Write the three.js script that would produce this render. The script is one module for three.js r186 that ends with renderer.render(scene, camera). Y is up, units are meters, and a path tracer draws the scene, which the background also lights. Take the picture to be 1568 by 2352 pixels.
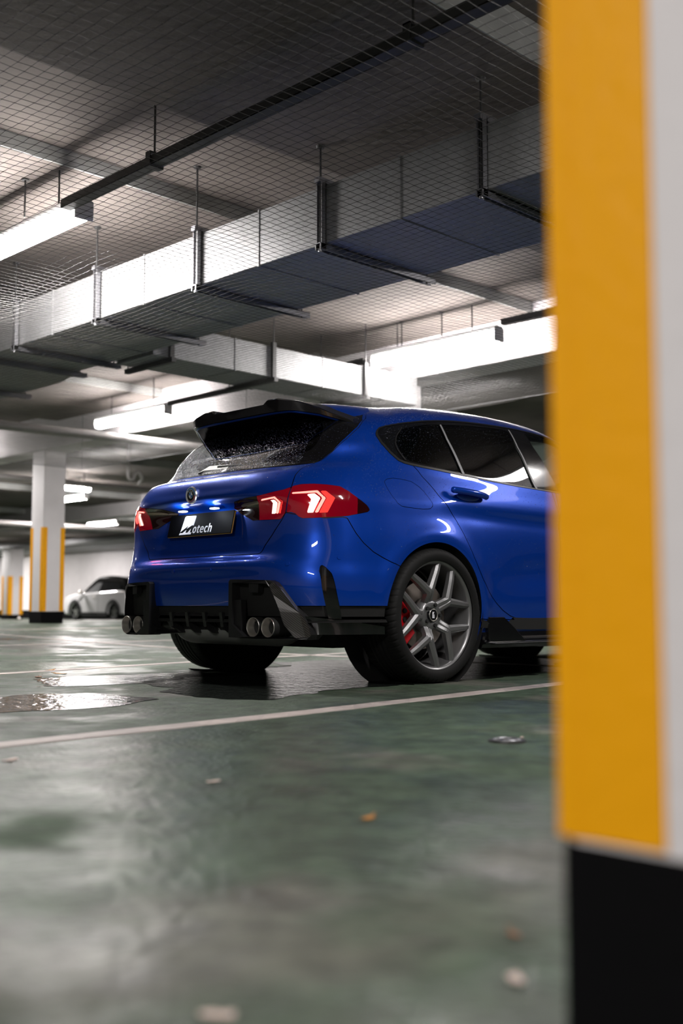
import * as THREE from 'three';
import { RoundedBoxGeometry } from 'three/addons/geometries/RoundedBoxGeometry.js';
import { mergeGeometries, toCreasedNormals } from 'three/addons/utils/BufferGeometryUtils.js';
import { RectAreaLightUniformsLib } from 'three/addons/lights/RectAreaLightUniformsLib.js';

// ---------------------------------------------------------------- camera, light, exposure
const scene = new THREE.Scene();
scene.background = new THREE.Color(0x000000);          // an indoor car park at night: no sky reaches it
const camera = new THREE.PerspectiveCamera(2 * Math.atan(1176 / 2545) * 180 / Math.PI, 1568 / 2352, 0.05, 200);
camera.rotation.order = 'YXZ';
camera.position.set(0, 0.3694, 0);
camera.rotation.set(4.865 * Math.PI / 180, -44.86 * Math.PI / 180, 0);
camera.focus = 5.2;
camera.userData.fStop = 1.9;
scene.add(camera);

const renderer = new THREE.WebGLRenderer({ antialias: true });
renderer.toneMapping = THREE.LinearToneMapping;
renderer.toneMappingExposure = 3.05;
renderer.shadowMap.enabled = true;
RectAreaLightUniformsLib.init();

const LAMP_LIGHT = 34, LAMP_GLOW = 42;                  // light below each batten, and the glow of its diffuser
const LAMP_COLOR = new THREE.Color(1.0, 0.955, 0.93);
// ---------------------------------------------------------------- helpers
const taken = new Map();
function numbered(name) { const n = taken.get(name) || 0; taken.set(name, n + 1); return n ? name + '_' + String(n).padStart(3, '0') : name; }
function tag(o, label, category, group, kind) {
  if (label) o.userData.label = label;
  if (category) o.userData.category = category;
  if (group) o.userData.group = group;
  if (kind) o.userData.kind = kind;
  return o;
}
function thing(name, [x, y, z] = [0, 0, 0], turn = 0) { const g = new THREE.Group(); g.name = numbered(name); g.position.set(x, y, z); g.rotation.y = turn; scene.add(g); return g; }
function mesh(name, geo, mat, parent = scene) {
  const list = (Array.isArray(geo) ? geo : [geo]);
  const g = list.length > 1 ? mergeGeometries(list.map(q => { const c = q.index ? q.toNonIndexed() : q.clone(); for (const k of Object.keys(c.attributes)) if (!['position', 'normal', 'uv'].includes(k)) c.deleteAttribute(k); return c; })) : list[0];
  const m = new THREE.Mesh(g, mat); m.name = numbered(name); m.castShadow = m.receiveShadow = true; parent.add(m); return m;
}
let seed = 7;
const rnd = () => { seed = (seed * 1664525 + 1013904223) >>> 0; return seed / 4294967296; };
const rr = (a, b) => a + (b - a) * rnd();
const sstep = (a, b, x) => { const t = Math.min(1, Math.max(0, (x - a) / (b - a))); return t * t * (3 - 2 * t); };
const gauss = (x, s) => Math.exp(-x * x / (2 * s * s));
const clamp = (x, a = 0, b = 1) => Math.min(b, Math.max(a, x));
const V3 = (x, y, z) => new THREE.Vector3(x, y, z);
function uvMetres(g, k = 1) {   // uv in metres, by the face's main direction
  const p = g.attributes.position, n = g.attributes.normal, uv = new Float32Array(p.count * 2);
  for (let i = 0; i < p.count; i++) {
    const a = Math.abs(n.getX(i)), b = Math.abs(n.getY(i)), c = Math.abs(n.getZ(i));
    const x = p.getX(i), y = p.getY(i), z = p.getZ(i);
    const [u, v] = b >= a && b >= c ? [x, z] : a >= c ? [z, y] : [x, y];
    uv[2 * i] = u * k; uv[2 * i + 1] = v * k;
  }
  g.setAttribute('uv', new THREE.BufferAttribute(uv, 2)); return g;
}
function box(x0, x1, y0, y1, z0, z1, r = 0) {
  const sx = Math.abs(x1 - x0), sy = Math.abs(y1 - y0), sz = Math.abs(z1 - z0);
  const g = r ? new RoundedBoxGeometry(sx, sy, sz, 1, Math.min(r, sx * .49, sy * .49, sz * .49)) : new THREE.BoxGeometry(sx, sy, sz);
  g.translate((x0 + x1) / 2, (y0 + y1) / 2, (z0 + z1) / 2);
  return uvMetres(g.index ? g.toNonIndexed() : g);
}
function rod(a, b, r, n = 8, r2 = r) {   // a round bar from a to b
  const d = b.clone().sub(a), g = new THREE.CylinderGeometry(r2, r, d.length(), n, 1);
  g.applyQuaternion(new THREE.Quaternion().setFromUnitVectors(V3(0, 1, 0), d.normalize()));
  g.translate((a.x + b.x) / 2, (a.y + b.y) / 2, (a.z + b.z) / 2); return g;
}
function tube(pts, r, seg = 24, n = 8) { return new THREE.TubeGeometry(new THREE.CatmullRomCurve3(pts, false, 'centripetal'), seg, r, n, false); }
// value noise that repeats every `per` cells
function hash2(i, j, s) { let h = (i * 374761393 + j * 668265263 + s * 974711) | 0; h = Math.imul(h ^ (h >>> 13), 1274126177); return ((h ^ (h >>> 16)) >>> 0) / 4294967296; }
function vnoise(x, y, per, s) {
  const i = Math.floor(x), j = Math.floor(y), fx = x - i, fy = y - j, w = t => ((t % per) + per) % per;
  const u = fx * fx * (3 - 2 * fx), v = fy * fy * (3 - 2 * fy);
  const a = hash2(w(i), w(j), s), b = hash2(w(i + 1), w(j), s), c = hash2(w(i), w(j + 1), s), d = hash2(w(i + 1), w(j + 1), s);
  return a + (b - a) * u + (c - a) * v + (a - b - c + d) * u * v;
}
function fbm(x, y, per, oct, s) { let t = 0, a = .5, m = 0; for (let o = 0; o < oct; o++) { t += a * vnoise(x, y, per, s + o); m += a; x *= 2; y *= 2; per *= 2; a *= .5; } return t / m; }
function texture(n, f, srgb = false, rx = 1, ry = rx) {   // f(u, v) -> [r, g, b] (0..1)
  const d = new Uint8Array(n * n * 4);
  for (let j = 0; j < n; j++) for (let i = 0; i < n; i++) { const c = f(i / n, j / n), k = 4 * (j * n + i); d[k] = clamp(c[0]) * 255; d[k + 1] = clamp(c[1]) * 255; d[k + 2] = clamp(c[2]) * 255; d[k + 3] = 255; }
  const t = new THREE.DataTexture(d, n, n, THREE.RGBAFormat);
  t.wrapS = t.wrapT = THREE.RepeatWrapping; t.magFilter = THREE.LinearFilter; t.minFilter = THREE.LinearFilter;
  if (srgb) t.colorSpace = THREE.SRGBColorSpace;
  t.repeat.set(rx, ry); t.needsUpdate = true; return t;
}
const rep = (t, r, r2 = r) => { const c = t.clone(); c.repeat.set(r, r2); c.needsUpdate = true; return c; };
const std = o => new THREE.MeshStandardMaterial(o);
const phy = o => new THREE.MeshPhysicalMaterial(o);
const rgb = (r, g, b) => new THREE.Color().setRGB(r, g, b);

// ---------------------------------------------------------------- materials of the place
const grey3 = v => [v, v, v];
const texMottle = texture(512, (u, v) => grey3(.35 + .65 * fbm(u * 6, v * 6, 6, 5, 11)));
const texFine = texture(512, (u, v) => grey3(fbm(u * 48, v * 48, 48, 4, 23)));
const floorColor = texture(1024, (u, v) => {
  const big = fbm(u * 5, v * 5, 5, 5, 3), fine = fbm(u * 90, v * 90, 90, 3, 9), worn = sstep(.52, .72, fbm(u * 9, v * 9, 9, 5, 31));
  const k = .80 + .3 * (big - .5) + .40 * (fine - .5);
  return [k * (.312 + .10 * worn), k * (.375 + .045 * worn), k * (.305 + .075 * worn)];
}, true, 1 / 4.3);
const floorRough = texture(1024, (u, v) => {
  const wet = .5 * fbm(u * 4, v * 4, 4, 4, 77) + .5 * fbm(u * 22, v * 22, 22, 5, 78), fine = fbm(u * 70, v * 70, 70, 3, 5);
  const r = .74 - .32 * sstep(.46, .60, wet) + .24 * (fine - .5);
  return grey3(r);
}, false, 1 / 6.7);
const floorWetRough = texture(1024, (u, v) => { const wet = .5 * fbm(u * 5, v * 5, 5, 5, 177) + .5 * fbm(u * 24, v * 24, 24, 5, 178), fine = fbm(u * 80, v * 80, 80, 3, 15); return grey3(.66 - .30 * sstep(.44, .60, wet) + .22 * (fine - .5)); }, false, 1 / 5.9);
const floorBump = texture(1024, (u, v) => grey3(.5 * fbm(u * 150, v * 150, 150, 3, 41) + .3 * fbm(u * 48, v * 48, 48, 3, 42) + .2 * fbm(u * 14, v * 14, 14, 4, 43)), false, 1 / 2.3);
const M = {
  floor: phy({ map: floorColor, roughnessMap: floorRough, roughness: 1, bumpMap: floorBump, bumpScale: .006, specularIntensity: .2 }),
  floorWet: phy({ map: floorColor, roughnessMap: floorWetRough, roughness: 1, bumpMap: floorBump, bumpScale: .006, specularIntensity: .6 }),
  line: std({ color: 0xc9bdb6, roughness: .6, bumpMap: rep(floorBump, .8), bumpScale: .001, map: rep(texMottle, .9) }),
  puddle: phy({ color: rgb(.014, .017, .015), roughness: .13, bumpMap: rep(texFine, .8), bumpScale: .006 }),
  edge: std({ color: rgb(.62, .63, .61), roughness: .7, map: rep(texMottle, .4) }),
  ceiling: std({ color: rgb(.24, .207, .188), map: rep(texMottle, .23), roughness: .92, bumpMap: rep(texFine, .6), bumpScale: .003 }),
  white: std({ color: rgb(.72, .69, .70), map: rep(texture(256, (u, v) => grey3(.86 + .14 * fbm(u * 8, v * 8, 8, 4, 2))), .5), roughness: .65, bumpMap: rep(texFine, 1.1), bumpScale: .0012 }),
  yellow: phy({ color: rgb(.82, .36, .001), roughness: .5, specularIntensity: .5, bumpMap: rep(texFine, 1.4), bumpScale: .0012 }),
  black: phy({ color: rgb(.003, .003, .0035), roughness: .8, specularIntensity: .15, bumpMap: rep(texFine, 1.4), bumpScale: .001 }),
  galv: std({ color: rgb(.30, .303, .308), metalness: .25, roughness: .5, map: rep(texture(512, (u, v) => grey3(.80 + .20 * Math.round(vnoise(u * 60 + 2 * fbm(u * 20, v * 20, 20, 2, 5), v * 60 + 2 * fbm(u * 20, v * 20, 20, 2, 6), 60, 8) * 4) / 4)), 1.1), bumpMap: rep(texFine, .5), bumpScale: .0015 }),
  steel: std({ color: rgb(.34, .34, .36), metalness: .9, roughness: .4 }),
  darkSteel: std({ color: rgb(.06, .06, .06), metalness: .6, roughness: .55 }),
  lampBody: std({ color: rgb(.7, .7, .7), roughness: .5 }),
  lampGlow: std({ color: rgb(.9, .9, .9), roughness: .5, emissive: LAMP_COLOR, emissiveIntensity: LAMP_GLOW }),
  lampGlowDim: std({ color: rgb(.9, .9, .9), roughness: .5, emissive: LAMP_COLOR, emissiveIntensity: LAMP_GLOW * .3 }),
  pipe: std({ color: rgb(.42, .40, .39), roughness: .38, metalness: .3 }),
  cord: std({ color: rgb(.028, .026, .024), roughness: .6 }),
};
// ---------------------------------------------------------------- the car park
// world: +x runs with the blue car, -z to the far left; the floor rises a little to a drainage crest and falls away behind it
const floorY = (x, z) => .115 * sstep(-6.5, -14.5, z) - .275 * sstep(-17, -33, z);
const SLAB = 3.2;
// the bay nearest the camera is dry, the floor beyond its white line is wet from the cars
const bayEdge = x => -2.66 - .092 * (x - .2);
for (const wet of [false, true]) {
  const xs = [], ts = [];
  for (let x = -9; x <= 26.01; x += x > -1 && x < 9 ? .5 : 1) xs.push(x);
  const far = wet ? 62 : 9; for (let t = 0; t < 1.0001; t += wet ? (t < .3 ? .008 : .02) : .04) ts.push(Math.min(1, t)); if (ts[ts.length - 1] < 1) ts.push(1);
  const pos = [], uv = [], idx = [];
  for (const t of ts) for (const x of xs) { const e = bayEdge(x), z = wet ? e + (-far - e) * t : far + (e - far) * t; pos.push(x, floorY(x, z), z); uv.push(x, z); }
  for (let j = 0; j < ts.length - 1; j++) for (let i = 0; i < xs.length - 1; i++) { const a = j * xs.length + i, b = a + 1, c = a + xs.length, d = c + 1; idx.push(a, b, d, a, d, c); }
  const g = new THREE.BufferGeometry(); g.setAttribute('position', new THREE.Float32BufferAttribute(pos, 3)); g.setAttribute('uv', new THREE.Float32BufferAttribute(uv, 2)); g.setIndex(idx); g.computeVertexNormals();
  tag(mesh('floor', g, wet ? M.floorWet : M.floor), wet ? 'wet dark green painted floor beyond the near white line' : 'dull dark green painted floor of the nearest bay', null, null, 'structure');
}
function floorStrip(pts, w, lift = .0025) {   // painted strip along pts, lying on the floor
  const pos = [], uv = [], idx = []; let n = 0;
  for (let k = 0; k < pts.length - 1; k++) {
    const [x0, z0] = pts[k], [x1, z1] = pts[k + 1], l = Math.hypot(x1 - x0, z1 - z0), m = Math.max(1, Math.ceil(l / .12));
    for (let i = k ? 1 : 0; i <= m; i++) {
      const t = i / m, x = x0 + (x1 - x0) * t, z = z0 + (z1 - z0) * t, nx = -(z1 - z0) / l, nz = (x1 - x0) / l;
      const e0 = w / 2 + .006 * (vnoise(x * 9, z * 9, 4096, 5) - .5) * 2, e1 = w / 2 + .006 * (vnoise(x * 9, z * 9, 4096, 6) - .5) * 2;
      for (const [s, y] of [[-e0, -.002], [-e0 + .002, lift], [e1 - .002, lift], [e1, -.002]]) { const X = x + nx * s, Z = z + nz * s; pos.push(X, floorY(X, Z) + y, Z); uv.push(X, Z); }
      n++;
    }
  }
  for (let k = 0; k < n - 1; k++) for (let q = 0; q < 3; q++) { const a = 4 * k + q, b = a + 1, c = a + 4, d = c + 1; idx.push(a, c, b, b, c, d); }
  const g = new THREE.BufferGeometry(); g.setAttribute('position', new THREE.Float32BufferAttribute(pos, 3)); g.setAttribute('uv', new THREE.Float32BufferAttribute(uv, 2)); g.setIndex(idx);
  const gg = g.toNonIndexed(); gg.computeVertexNormals();
  if (gg.attributes.normal.getY(0) + gg.attributes.normal.getY(20) < 0) { const p = gg.attributes.position; for (let i = 0; i < p.count; i += 3) { const t = [p.getX(i), p.getY(i), p.getZ(i)]; p.setXYZ(i, p.getX(i + 1), p.getY(i + 1), p.getZ(i + 1)); p.setXYZ(i + 1, ...t); } gg.computeVertexNormals(); }
  return gg;
}
{
  const L = [
    [[[.2, -2.66], [1.47, -2.77], [2.52, -2.845], [4.53, -3.06], [5.75, -3.17]], .10],
    [[[1.2, -5.35], [2.99, -5.66], [4.71, -6.0], [6.3, -6.23], [8.2, -6.35]], .095],
    [[[3.2, -8.9], [4.77, -9.02], [5.95, -9.12], [8.2, -9.2]], .095],
    [[[3.2, -12.05], [8.2, -12.2]], .095],
    [[[5.8, -3.2], [5.8, -9.0], [5.85, -16], [5.9, -20]], .10],
    [[[12.2, -8], [12.2, -24]], .10], [[[9.2, -17], [12.2, -17.1]], .1], [[[9.2, -20], [12.2, -20.1]], .1], [[[9.2, -23], [12.2, -23.1]], .1],
  ];
  for (const [p, w] of L) tag(mesh('floor_line', floorStrip(p, w), M.line), 'worn white parking bay line painted on the green floor', null, null, 'structure');
}
const BANDS = [[-3.0, -4.68, 2.99], [-5.94, -8.55, 3.09], [-11.78, -14.4, 3.09], [-17.6, -20.2, 3.05], [-23.4, -26, 3.05], [-29.2, -31.8, 3.05], [-35, -37.6, 3.05], [2.9, .2, 3.0]];
const ceilingAt = z => { for (const [a, b, y] of BANDS) if (z < a && z > b) return y; return SLAB; };
// ceiling slab, shallow band beams across it and deep beams along it
tag(mesh('ceiling', box(-9, 26, SLAB, SLAB + .3, -62, 9), M.ceiling), 'bare concrete ceiling slab', null, null, 'structure');
{
  const bands = BANDS;
  for (const [z0, z1, y] of bands) tag(mesh('ceiling_beam', box(-9, 26, y, SLAB + .02, z1, z0, .012), M.ceiling), 'shallow concrete band beam across the ceiling', null, null, 'structure');
  for (const [z0, z1, y] of bands) tag(mesh('beam_edge', box(-8.6, 24.6, y + .004, SLAB - .002, z0 - .02, z0 + .006, .003), M.edge), 'pale painted edge of a ceiling beam', null, null, 'structure');
  for (const x of [8.42, 16.1]) tag(mesh('ceiling_beam', box(x, x + .42, 2.70, SLAB + .02, -60, 9, .012), M.white), 'deep white painted concrete beam above the columns', null, null, 'structure');
}
// walls: white above a black skirting band
const WALLS = [['wall_right', 24.6, 25, -62, 9], ['wall_left', -9, -8.6, -62, 9], ['wall_front', -9, 26, 8.6, 9], ['wall_back', -9, 26, -62, -61.6]];
for (const [n, x0, x1, z0, z1] of WALLS) {
  tag(mesh(n, box(x0, x1, -.4, SLAB + .1, z0, z1), M.white), 'white painted wall', null, null, 'structure');
  const e = .012; tag(mesh(n.replace('wall', 'baseboard'), box(x0 - e, x1 + e, -.4, .20, z0 - e, z1 + e), M.black), 'black painted band at the foot of the wall', null, null, 'structure');
}
// columns: white concrete, black foot, yellow warning stripes down both sides of each corner
function column(x0, z0, w, foot, top, stripe, label, y1 = 2.72) {
  const base = floorY(x0, z0), g = thing('concrete_column', [x0 + w / 2, base, z0 - w / 2]); tag(g, label, 'column', null, 'structure');
  const h = w / 2;
  mesh('shaft', box(-h, h, -.15, y1 - base, -h, h, .012), M.white, g);
  const e = .003;
  mesh('black_foot', box(-h - e, h + e, -.15, foot, -h - e, h + e, .012), M.black, g);
  for (const sx of [-1, 1]) for (const sz of [-1, 1]) {
    const a = box(sx * (h + e), sx * (h - stripe), foot, top, sz * (h + e * .8), sz * (h - .02)), b = box(sx * (h + e * .8), sx * (h - .02), foot, top, sz * (h + e), sz * (h - stripe));
    mesh('warning_stripe', [a, b], M.yellow, g);
  }
  return g;
}
column(.800, -.151, .39, .179, 1.62, .096, 'white column with yellow corner stripes and a black foot standing close to the camera');
column(8.45, -14.77, .36, .183, 1.43, .07, 'white column with yellow stripes standing left of the blue car, whole down to its black foot');
column(8.45, -7.65, .36, .183, 1.43, .07, 'white column behind the blue car, seen only above the car\'s roof');
column(22.2, -41.4, .62, .2, 1.75, .16, 'small distant column with yellow stripes against the white wall');

// ---------------------------------------------------------------- lights: battens hung from cable trunking
function batten(x, z0, z1, y, label, along = 'z', power = 1, bright = true) {
  const len = Math.abs(z1 - z0), g = thing('batten_lamp', along === 'z' ? [x, y, (z0 + z1) / 2] : [(z0 + z1) / 2, y, x], along === 'z' ? 0 : Math.PI / 2);
  tag(g, label, 'lamp', 'fluorescent battens under the ceiling');
  mesh('housing', box(-.055, .055, .045, .10, -len / 2, len / 2, .01), M.lampBody, g);
  const s = new THREE.Shape(); s.moveTo(-.06, .05); s.lineTo(-.065, .01); s.quadraticCurveTo(-.055, -.045, 0, -.05); s.quadraticCurveTo(.055, -.045, .065, .01); s.lineTo(.06, .05); s.closePath();
  const d = new THREE.ExtrudeGeometry(s, { depth: len - .04, bevelEnabled: false, curveSegments: 6 }); d.translate(0, 0, -len / 2 + .02);
  mesh('diffuser', d, bright ? M.lampGlow : M.lampGlowDim, g);
  for (const e of [-1, 1]) mesh('end_cap', box(-.064, .064, -.046, .08, e * (len / 2 - .02), e * (len / 2 + .008), .012), M.lampBody, g);
  for (const e of [-.3, .3]) mesh('stem', rod(V3(0, .095, e * len), V3(0, ceilingAt((along === 'z' ? (z0 + z1) / 2 + e * len : x)) + .01 - y, e * len), .006, 6), M.darkSteel, g);
  const l = new THREE.RectAreaLight(LAMP_COLOR, LAMP_LIGHT * power, .11, len - .06);
  l.position.set(0, -.056, 0); l.rotation.set(-Math.PI / 2, 0, 0); g.add(l);
  return g;
}
const LAMP_Y = 2.745;
batten(3.50, -5.72, -7.22, LAMP_Y, 'brightest batten lamp at the left edge, hung from the long trunking over the floor');
batten(7.78, -5.84, -7.36, LAMP_Y, 'bright batten lamp above the blue car beside the deep white beam');
batten(7.92, -10.95, -12.5, LAMP_Y, 'batten lamp above the rear spoiler, beyond the square duct');
batten(13.1, -21.1, -22.6, 2.76, 'distant batten lamp just right of the whole column');
batten(17.8, -27.0, -28.5, 2.76, 'distant batten lamp next to the left tail lamp');
batten(-19.45, 11.5, 12.15, 2.73, 'small distant batten lamp turned across the others', 'x');
// the rest of the grid lies outside the frame or behind the columns, the beam and the car
for (const [x, z0, z1, where, power] of [[7.78, -.75, -2.25, 'over the bonnet of the blue car'], [-2.6, .4, -1.1, 'behind the camera on the left', 4.0], [7.8, -16.2, -17.7, 'just left of the view beside the whole column', 4], [3.42, -.30, -1.80, 'just above the picture on the long trunking', 1.6],
  [12.6, -11, -12.5, 'behind the roof of the blue car'], [12.6, -5.8, -7.3, 'beyond the blue car'], [3.5, -16.2, -17.7, 'far to the left'], [21.8, -26.5, -28, 'before the far wall, behind the blue car', 6.5], [21.8, -37.1, -38.3, 'before the far wall, hidden by the whole column', 6.5], [21.8, -43, -44.5, 'before the far wall, left of the view', 6.5], [21.8, -48.5, -50, 'before the far wall, farthest left', 6.5]])
  batten(x, z0, z1, 2.76, `batten lamp out of sight ${where}`, 'z', power || 1, false);
function hangRod(x, y0, z, y1, label, r = .006) {
  const g = thing('hanger_rod', [x, y0, z]); tag(g, label, 'rod', 'threaded hanger rods');
  mesh('rod', rod(V3(0, 0, 0), V3(0, y1 - y0, 0), r, 8), M.darkSteel, g);
  mesh('ceiling_plate', new THREE.CylinderGeometry(.03, .024, .022, 12).translate(0, y1 - y0 - .008, 0), M.darkSteel, g);
  return g;
}
function trunking(x, z0, z1, y, rods, label) {   // open cable channel on clamps
  const g = thing('cable_trunking', [x, y, 0]); tag(g, label, 'cable trunking', 'cable trunking under the ceiling');
  mesh('channel', [box(-.035, .035, 0, .005, z1, z0), box(-.035, -.031, 0, .05, z1, z0), box(.031, .035, 0, .05, z1, z0)], M.darkSteel, g);
  mesh('cables', [-.018, 0, .018].map((d, i) => tube(Array.from({ length: 24 }, (_, k) => V3(d + .004 * Math.sin(k * 2.1 + i), .02 + .006 * Math.sin(k * 1.3 + 2 * i), z0 + (z1 - z0) * k / 23)), .009, 60, 6)), M.darkSteel, g);
  for (const z of rods) mesh('clamp', [box(-.045, .045, -.008, 0, z - .02, z + .02), box(-.045, -.037, 0, .075, z - .02, z + .02), box(.037, .045, 0, .075, z - .02, z + .02), box(-.045, .045, .068, .075, z - .02, z + .02)], M.darkSteel, g);
}
trunking(3.36, -1.82, -5.7, 2.72, [-2.95, -4.8], 'long cable trunking slanting across the top of the picture');
hangRod(3.36, 2.79, -2.95, 3.21, 'hanger rod at the top edge holding the long cable trunking');
hangRod(3.36, 2.79, -4.8, 3.21, 'hanger rod holding the long cable trunking left of the middle');
hangRod(3.42, 2.84, -6.3, ceilingAt(-6.3) + .01, 'hanger rod above the brightest batten lamp');
trunking(7.78, -3, -5.8, 2.84, [-4.4], 'cable trunking running on from the batten lamp above the car');
hangRod(7.78, 2.845, -6.5, ceilingAt(-6.5) + .01, 'hanger rod above the middle of the lamp over the blue car');
hangRod(7.78, 2.845, -7.0, ceilingAt(-7.0) + .01, 'hanger rod at the left end of the lamp over the blue car');
trunking(7.9, -7.6, -10.9, 2.80, [-9.4], 'cable trunking leading to the batten lamp above the spoiler');
hangRod(7.9, 2.87, -9.4, SLAB + .01, 'short hanger rod of the trunking above the spoiler');

// ---------------------------------------------------------------- sheet-metal ducts on hangers
const DX0 = 4.27, DX1 = 5.13, DY0 = 2.425, DY1 = 2.765;
function ductPiece(x0, x1, z0, z1, y0, y1, parent) { return mesh('duct_section', box(x0, x1, y0, y1, z1, z0, .004), M.galv, parent); }
{
  const g = thing('square_duct', [0, 0, 0]); tag(g, 'long square sheet-metal duct crossing the picture under the netting', 'duct');
  const cuts = [1.2, -.05, -1.15, -2.25, -3.85, -5.0, -6.2, -7.4, -8.35];
  for (let i = 0; i < cuts.length - 1; i++) ductPiece(DX0, DX1, cuts[i] - .004, cuts[i + 1] + .004, DY0, DY1, g);
  for (let i = 1; i < cuts.length - 1; i++) mesh('seam_flange', box(DX0 - .006, DX1 + .006, DY0 - .006, DY1 + .006, cuts[i] - .006, cuts[i] + .006), M.galv, g);
  // its far end shifts sideways
  const s = new THREE.Shape(); s.moveTo(DX0, 8.36); s.lineTo(DX0 + .16, 9.0); s.lineTo(DX0 + .16, 11.2); s.lineTo(DX1 + .16, 11.2); s.lineTo(DX1 + .16, 9.0); s.lineTo(DX1, 8.36); s.closePath();
  const e = new THREE.ExtrudeGeometry(s, { depth: DY1 - DY0 - .01, bevelEnabled: false }); e.rotateX(-Math.PI / 2); e.translate(0, DY0 + .005, 0);
  mesh('offset_section', uvMetres(e), M.galv, g);
  const zs = [-.98, -2.13, -3.28, -4.43, -5.58, -6.75, -7.92, -8.45, -9.7];
  const words9 = ['beyond the near column', 'next to the near column', 'nearest in view', 'second in view', 'third in view', 'fourth in view', 'fifth in view', 'where the duct bends', 'farthest along'];
  zs.forEach((z, i) => {
    const dx = z < -9 ? .16 : 0, b = thing('duct_hanger', [DX0 + dx, DY0, z]);
    tag(b, `galvanised channel bracket round the long square duct, ${words9[i]}`, 'bracket', 'brackets round the long duct');
    const w = DX1 - DX0;
    mesh('cross_channel', [box(-.05, w + .09, -.012, -.006, -.022, .022), box(-.05, w + .09, -.045, -.006, -.022, -.017), box(-.05, w + .09, -.045, -.006, .017, .022)], M.steel, b);
    mesh('upright_channel', [box(-.012, -.007, -.04, DY1 - DY0 + .03, -.022, .022), box(-.042, -.007, -.04, DY1 - DY0 + .03, -.022, -.017), box(-.042, -.007, -.04, DY1 - DY0 + .03, .017, .022)], M.steel, b);
    mesh('top_channel', box(-.06, w + .06, DY1 - DY0 + .006, DY1 - DY0 + .035, -.02, .02), M.steel, b);
    mesh('bolt', new THREE.CylinderGeometry(.014, .014, .016, 6).translate(-.03, -.048, 0), M.steel, b);
    for (const px of [-.03, w + .03]) { const top = ceilingAt(z) - DY0 + .01; mesh('rod', rod(V3(px, -.045, 0), V3(px, top, 0), .006), M.darkSteel, b); mesh('ceiling_plate', new THREE.CylinderGeometry(.03, .022, .02, 12).translate(px, top - .014, 0), M.darkSteel, b); }
  });
}
{
  // the branch duct turns off along x beyond the main one
  const g = thing('branch_duct', [0, 0, 0]); tag(g, 'smaller square duct branching off toward the column above the car', 'duct');
  const zA = -7.33, zB = -7.86, y0 = 2.40, y1 = 2.68, cuts = [5.14, 6.0, 7.05, 7.9, 8.38];
  for (let i = 0; i < cuts.length - 1; i++) mesh('duct_section', box(cuts[i] + .003, cuts[i + 1] - .003, y0, y1, zB, zA, .004), M.galv, g);
  for (const x of cuts.slice(1, -1)) mesh('seam_flange', box(x - .005, x + .005, y0 - .005, y1 + .005, zB - .005, zA + .005), M.galv, g);
  [5.31, 6.42, 7.6].forEach((x, i) => {
    const b = thing('duct_hanger', [x, y0, zA]); tag(b, `dark channel bracket under the smaller branch duct, ${['at its left end by the big duct', 'in its middle', 'at its right end by the column'][i]}`, 'bracket', 'brackets of the branch duct');
    mesh('cross_channel', box(-.022, .022, -.045, -.006, -.62, .06), M.darkSteel, b);
    mesh('upright_channel', box(-.02, .02, -.04, y1 - y0 + .03, .008, .038), M.darkSteel, b);
    for (const pz of [.023, -.6]) mesh('rod', rod(V3(0, -.03, pz), V3(0, ceilingAt(zA + pz) - y0 + .01, pz), .006), M.darkSteel, b);
  });
}
// ---------------------------------------------------------------- pipes
function pipe(name, pts, r, mat, label, cat = 'pipe', couplings = []) {
  const g = thing(name, [0, 0, 0]); tag(g, label, cat);
  mesh('tube', tube(pts, r, 40, 12), mat, g);
  for (const p of couplings) mesh('coupling', new THREE.CylinderGeometry(r * 1.18, r * 1.18, .09, 14).rotateZ(Math.PI / 2).translate(p.x, p.y, p.z), mat, g);
  return g;
}
pipe('water_pipe', [V3(2, 2.38, -11.38), V3(5, 2.38, -11.36), V3(8.3, 2.42, -11.4), V3(12, 2.42, -11.4)], .055, M.pipe, 'bright round pipe running across below the left lamps', 'pipe', [V3(7.55, 2.42, -11.4)]);
pipe('water_pipe', [V3(4, 2.52, -17.02), V3(10, 2.52, -17.02), V3(16, 2.52, -17.02)], .05, M.pipe, 'dull pipe behind the whole column, level with the rear window', 'pipe', [V3(10.6, 2.52, -17.02)]);
pipe('water_pipe', [V3(4, 2.2, -22.5), V3(20, 2.2, -22.5)], .06, M.pipe, 'far pipe low under the ceiling beyond the whole column');
pipe('drain_pipe', [V3(10.35, 3.21, -15.4), V3(10.35, 2.56, -15.4), V3(10.37, 2.47, -15.4), V3(10.44, 2.47, -15.4), V3(10.47, 2.55, -15.4), V3(10.54, 2.60, -15.4), V3(10.62, 2.5, -15.4), V3(10.62, 2.4, -15.5)], .028, M.pipe, 'thin bent drain pipe above the left shoulder of the blue car');
// ducts and pipes hung high along the far wall
for (const [x, y, r, l] of [[23.4, 2.83, .2, 'upper round duct along the top of the far wall'], [22.7, 2.84, .13, 'thin dark duct in front of the far wall'], [23.95, 2.8, .23, 'lowest grey duct along the far wall above the small white car']])
  pipe('round_duct', [V3(x, y, -60), V3(x, y, -40), V3(x, y, -12)], r, M.galv, l, 'duct');
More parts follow.
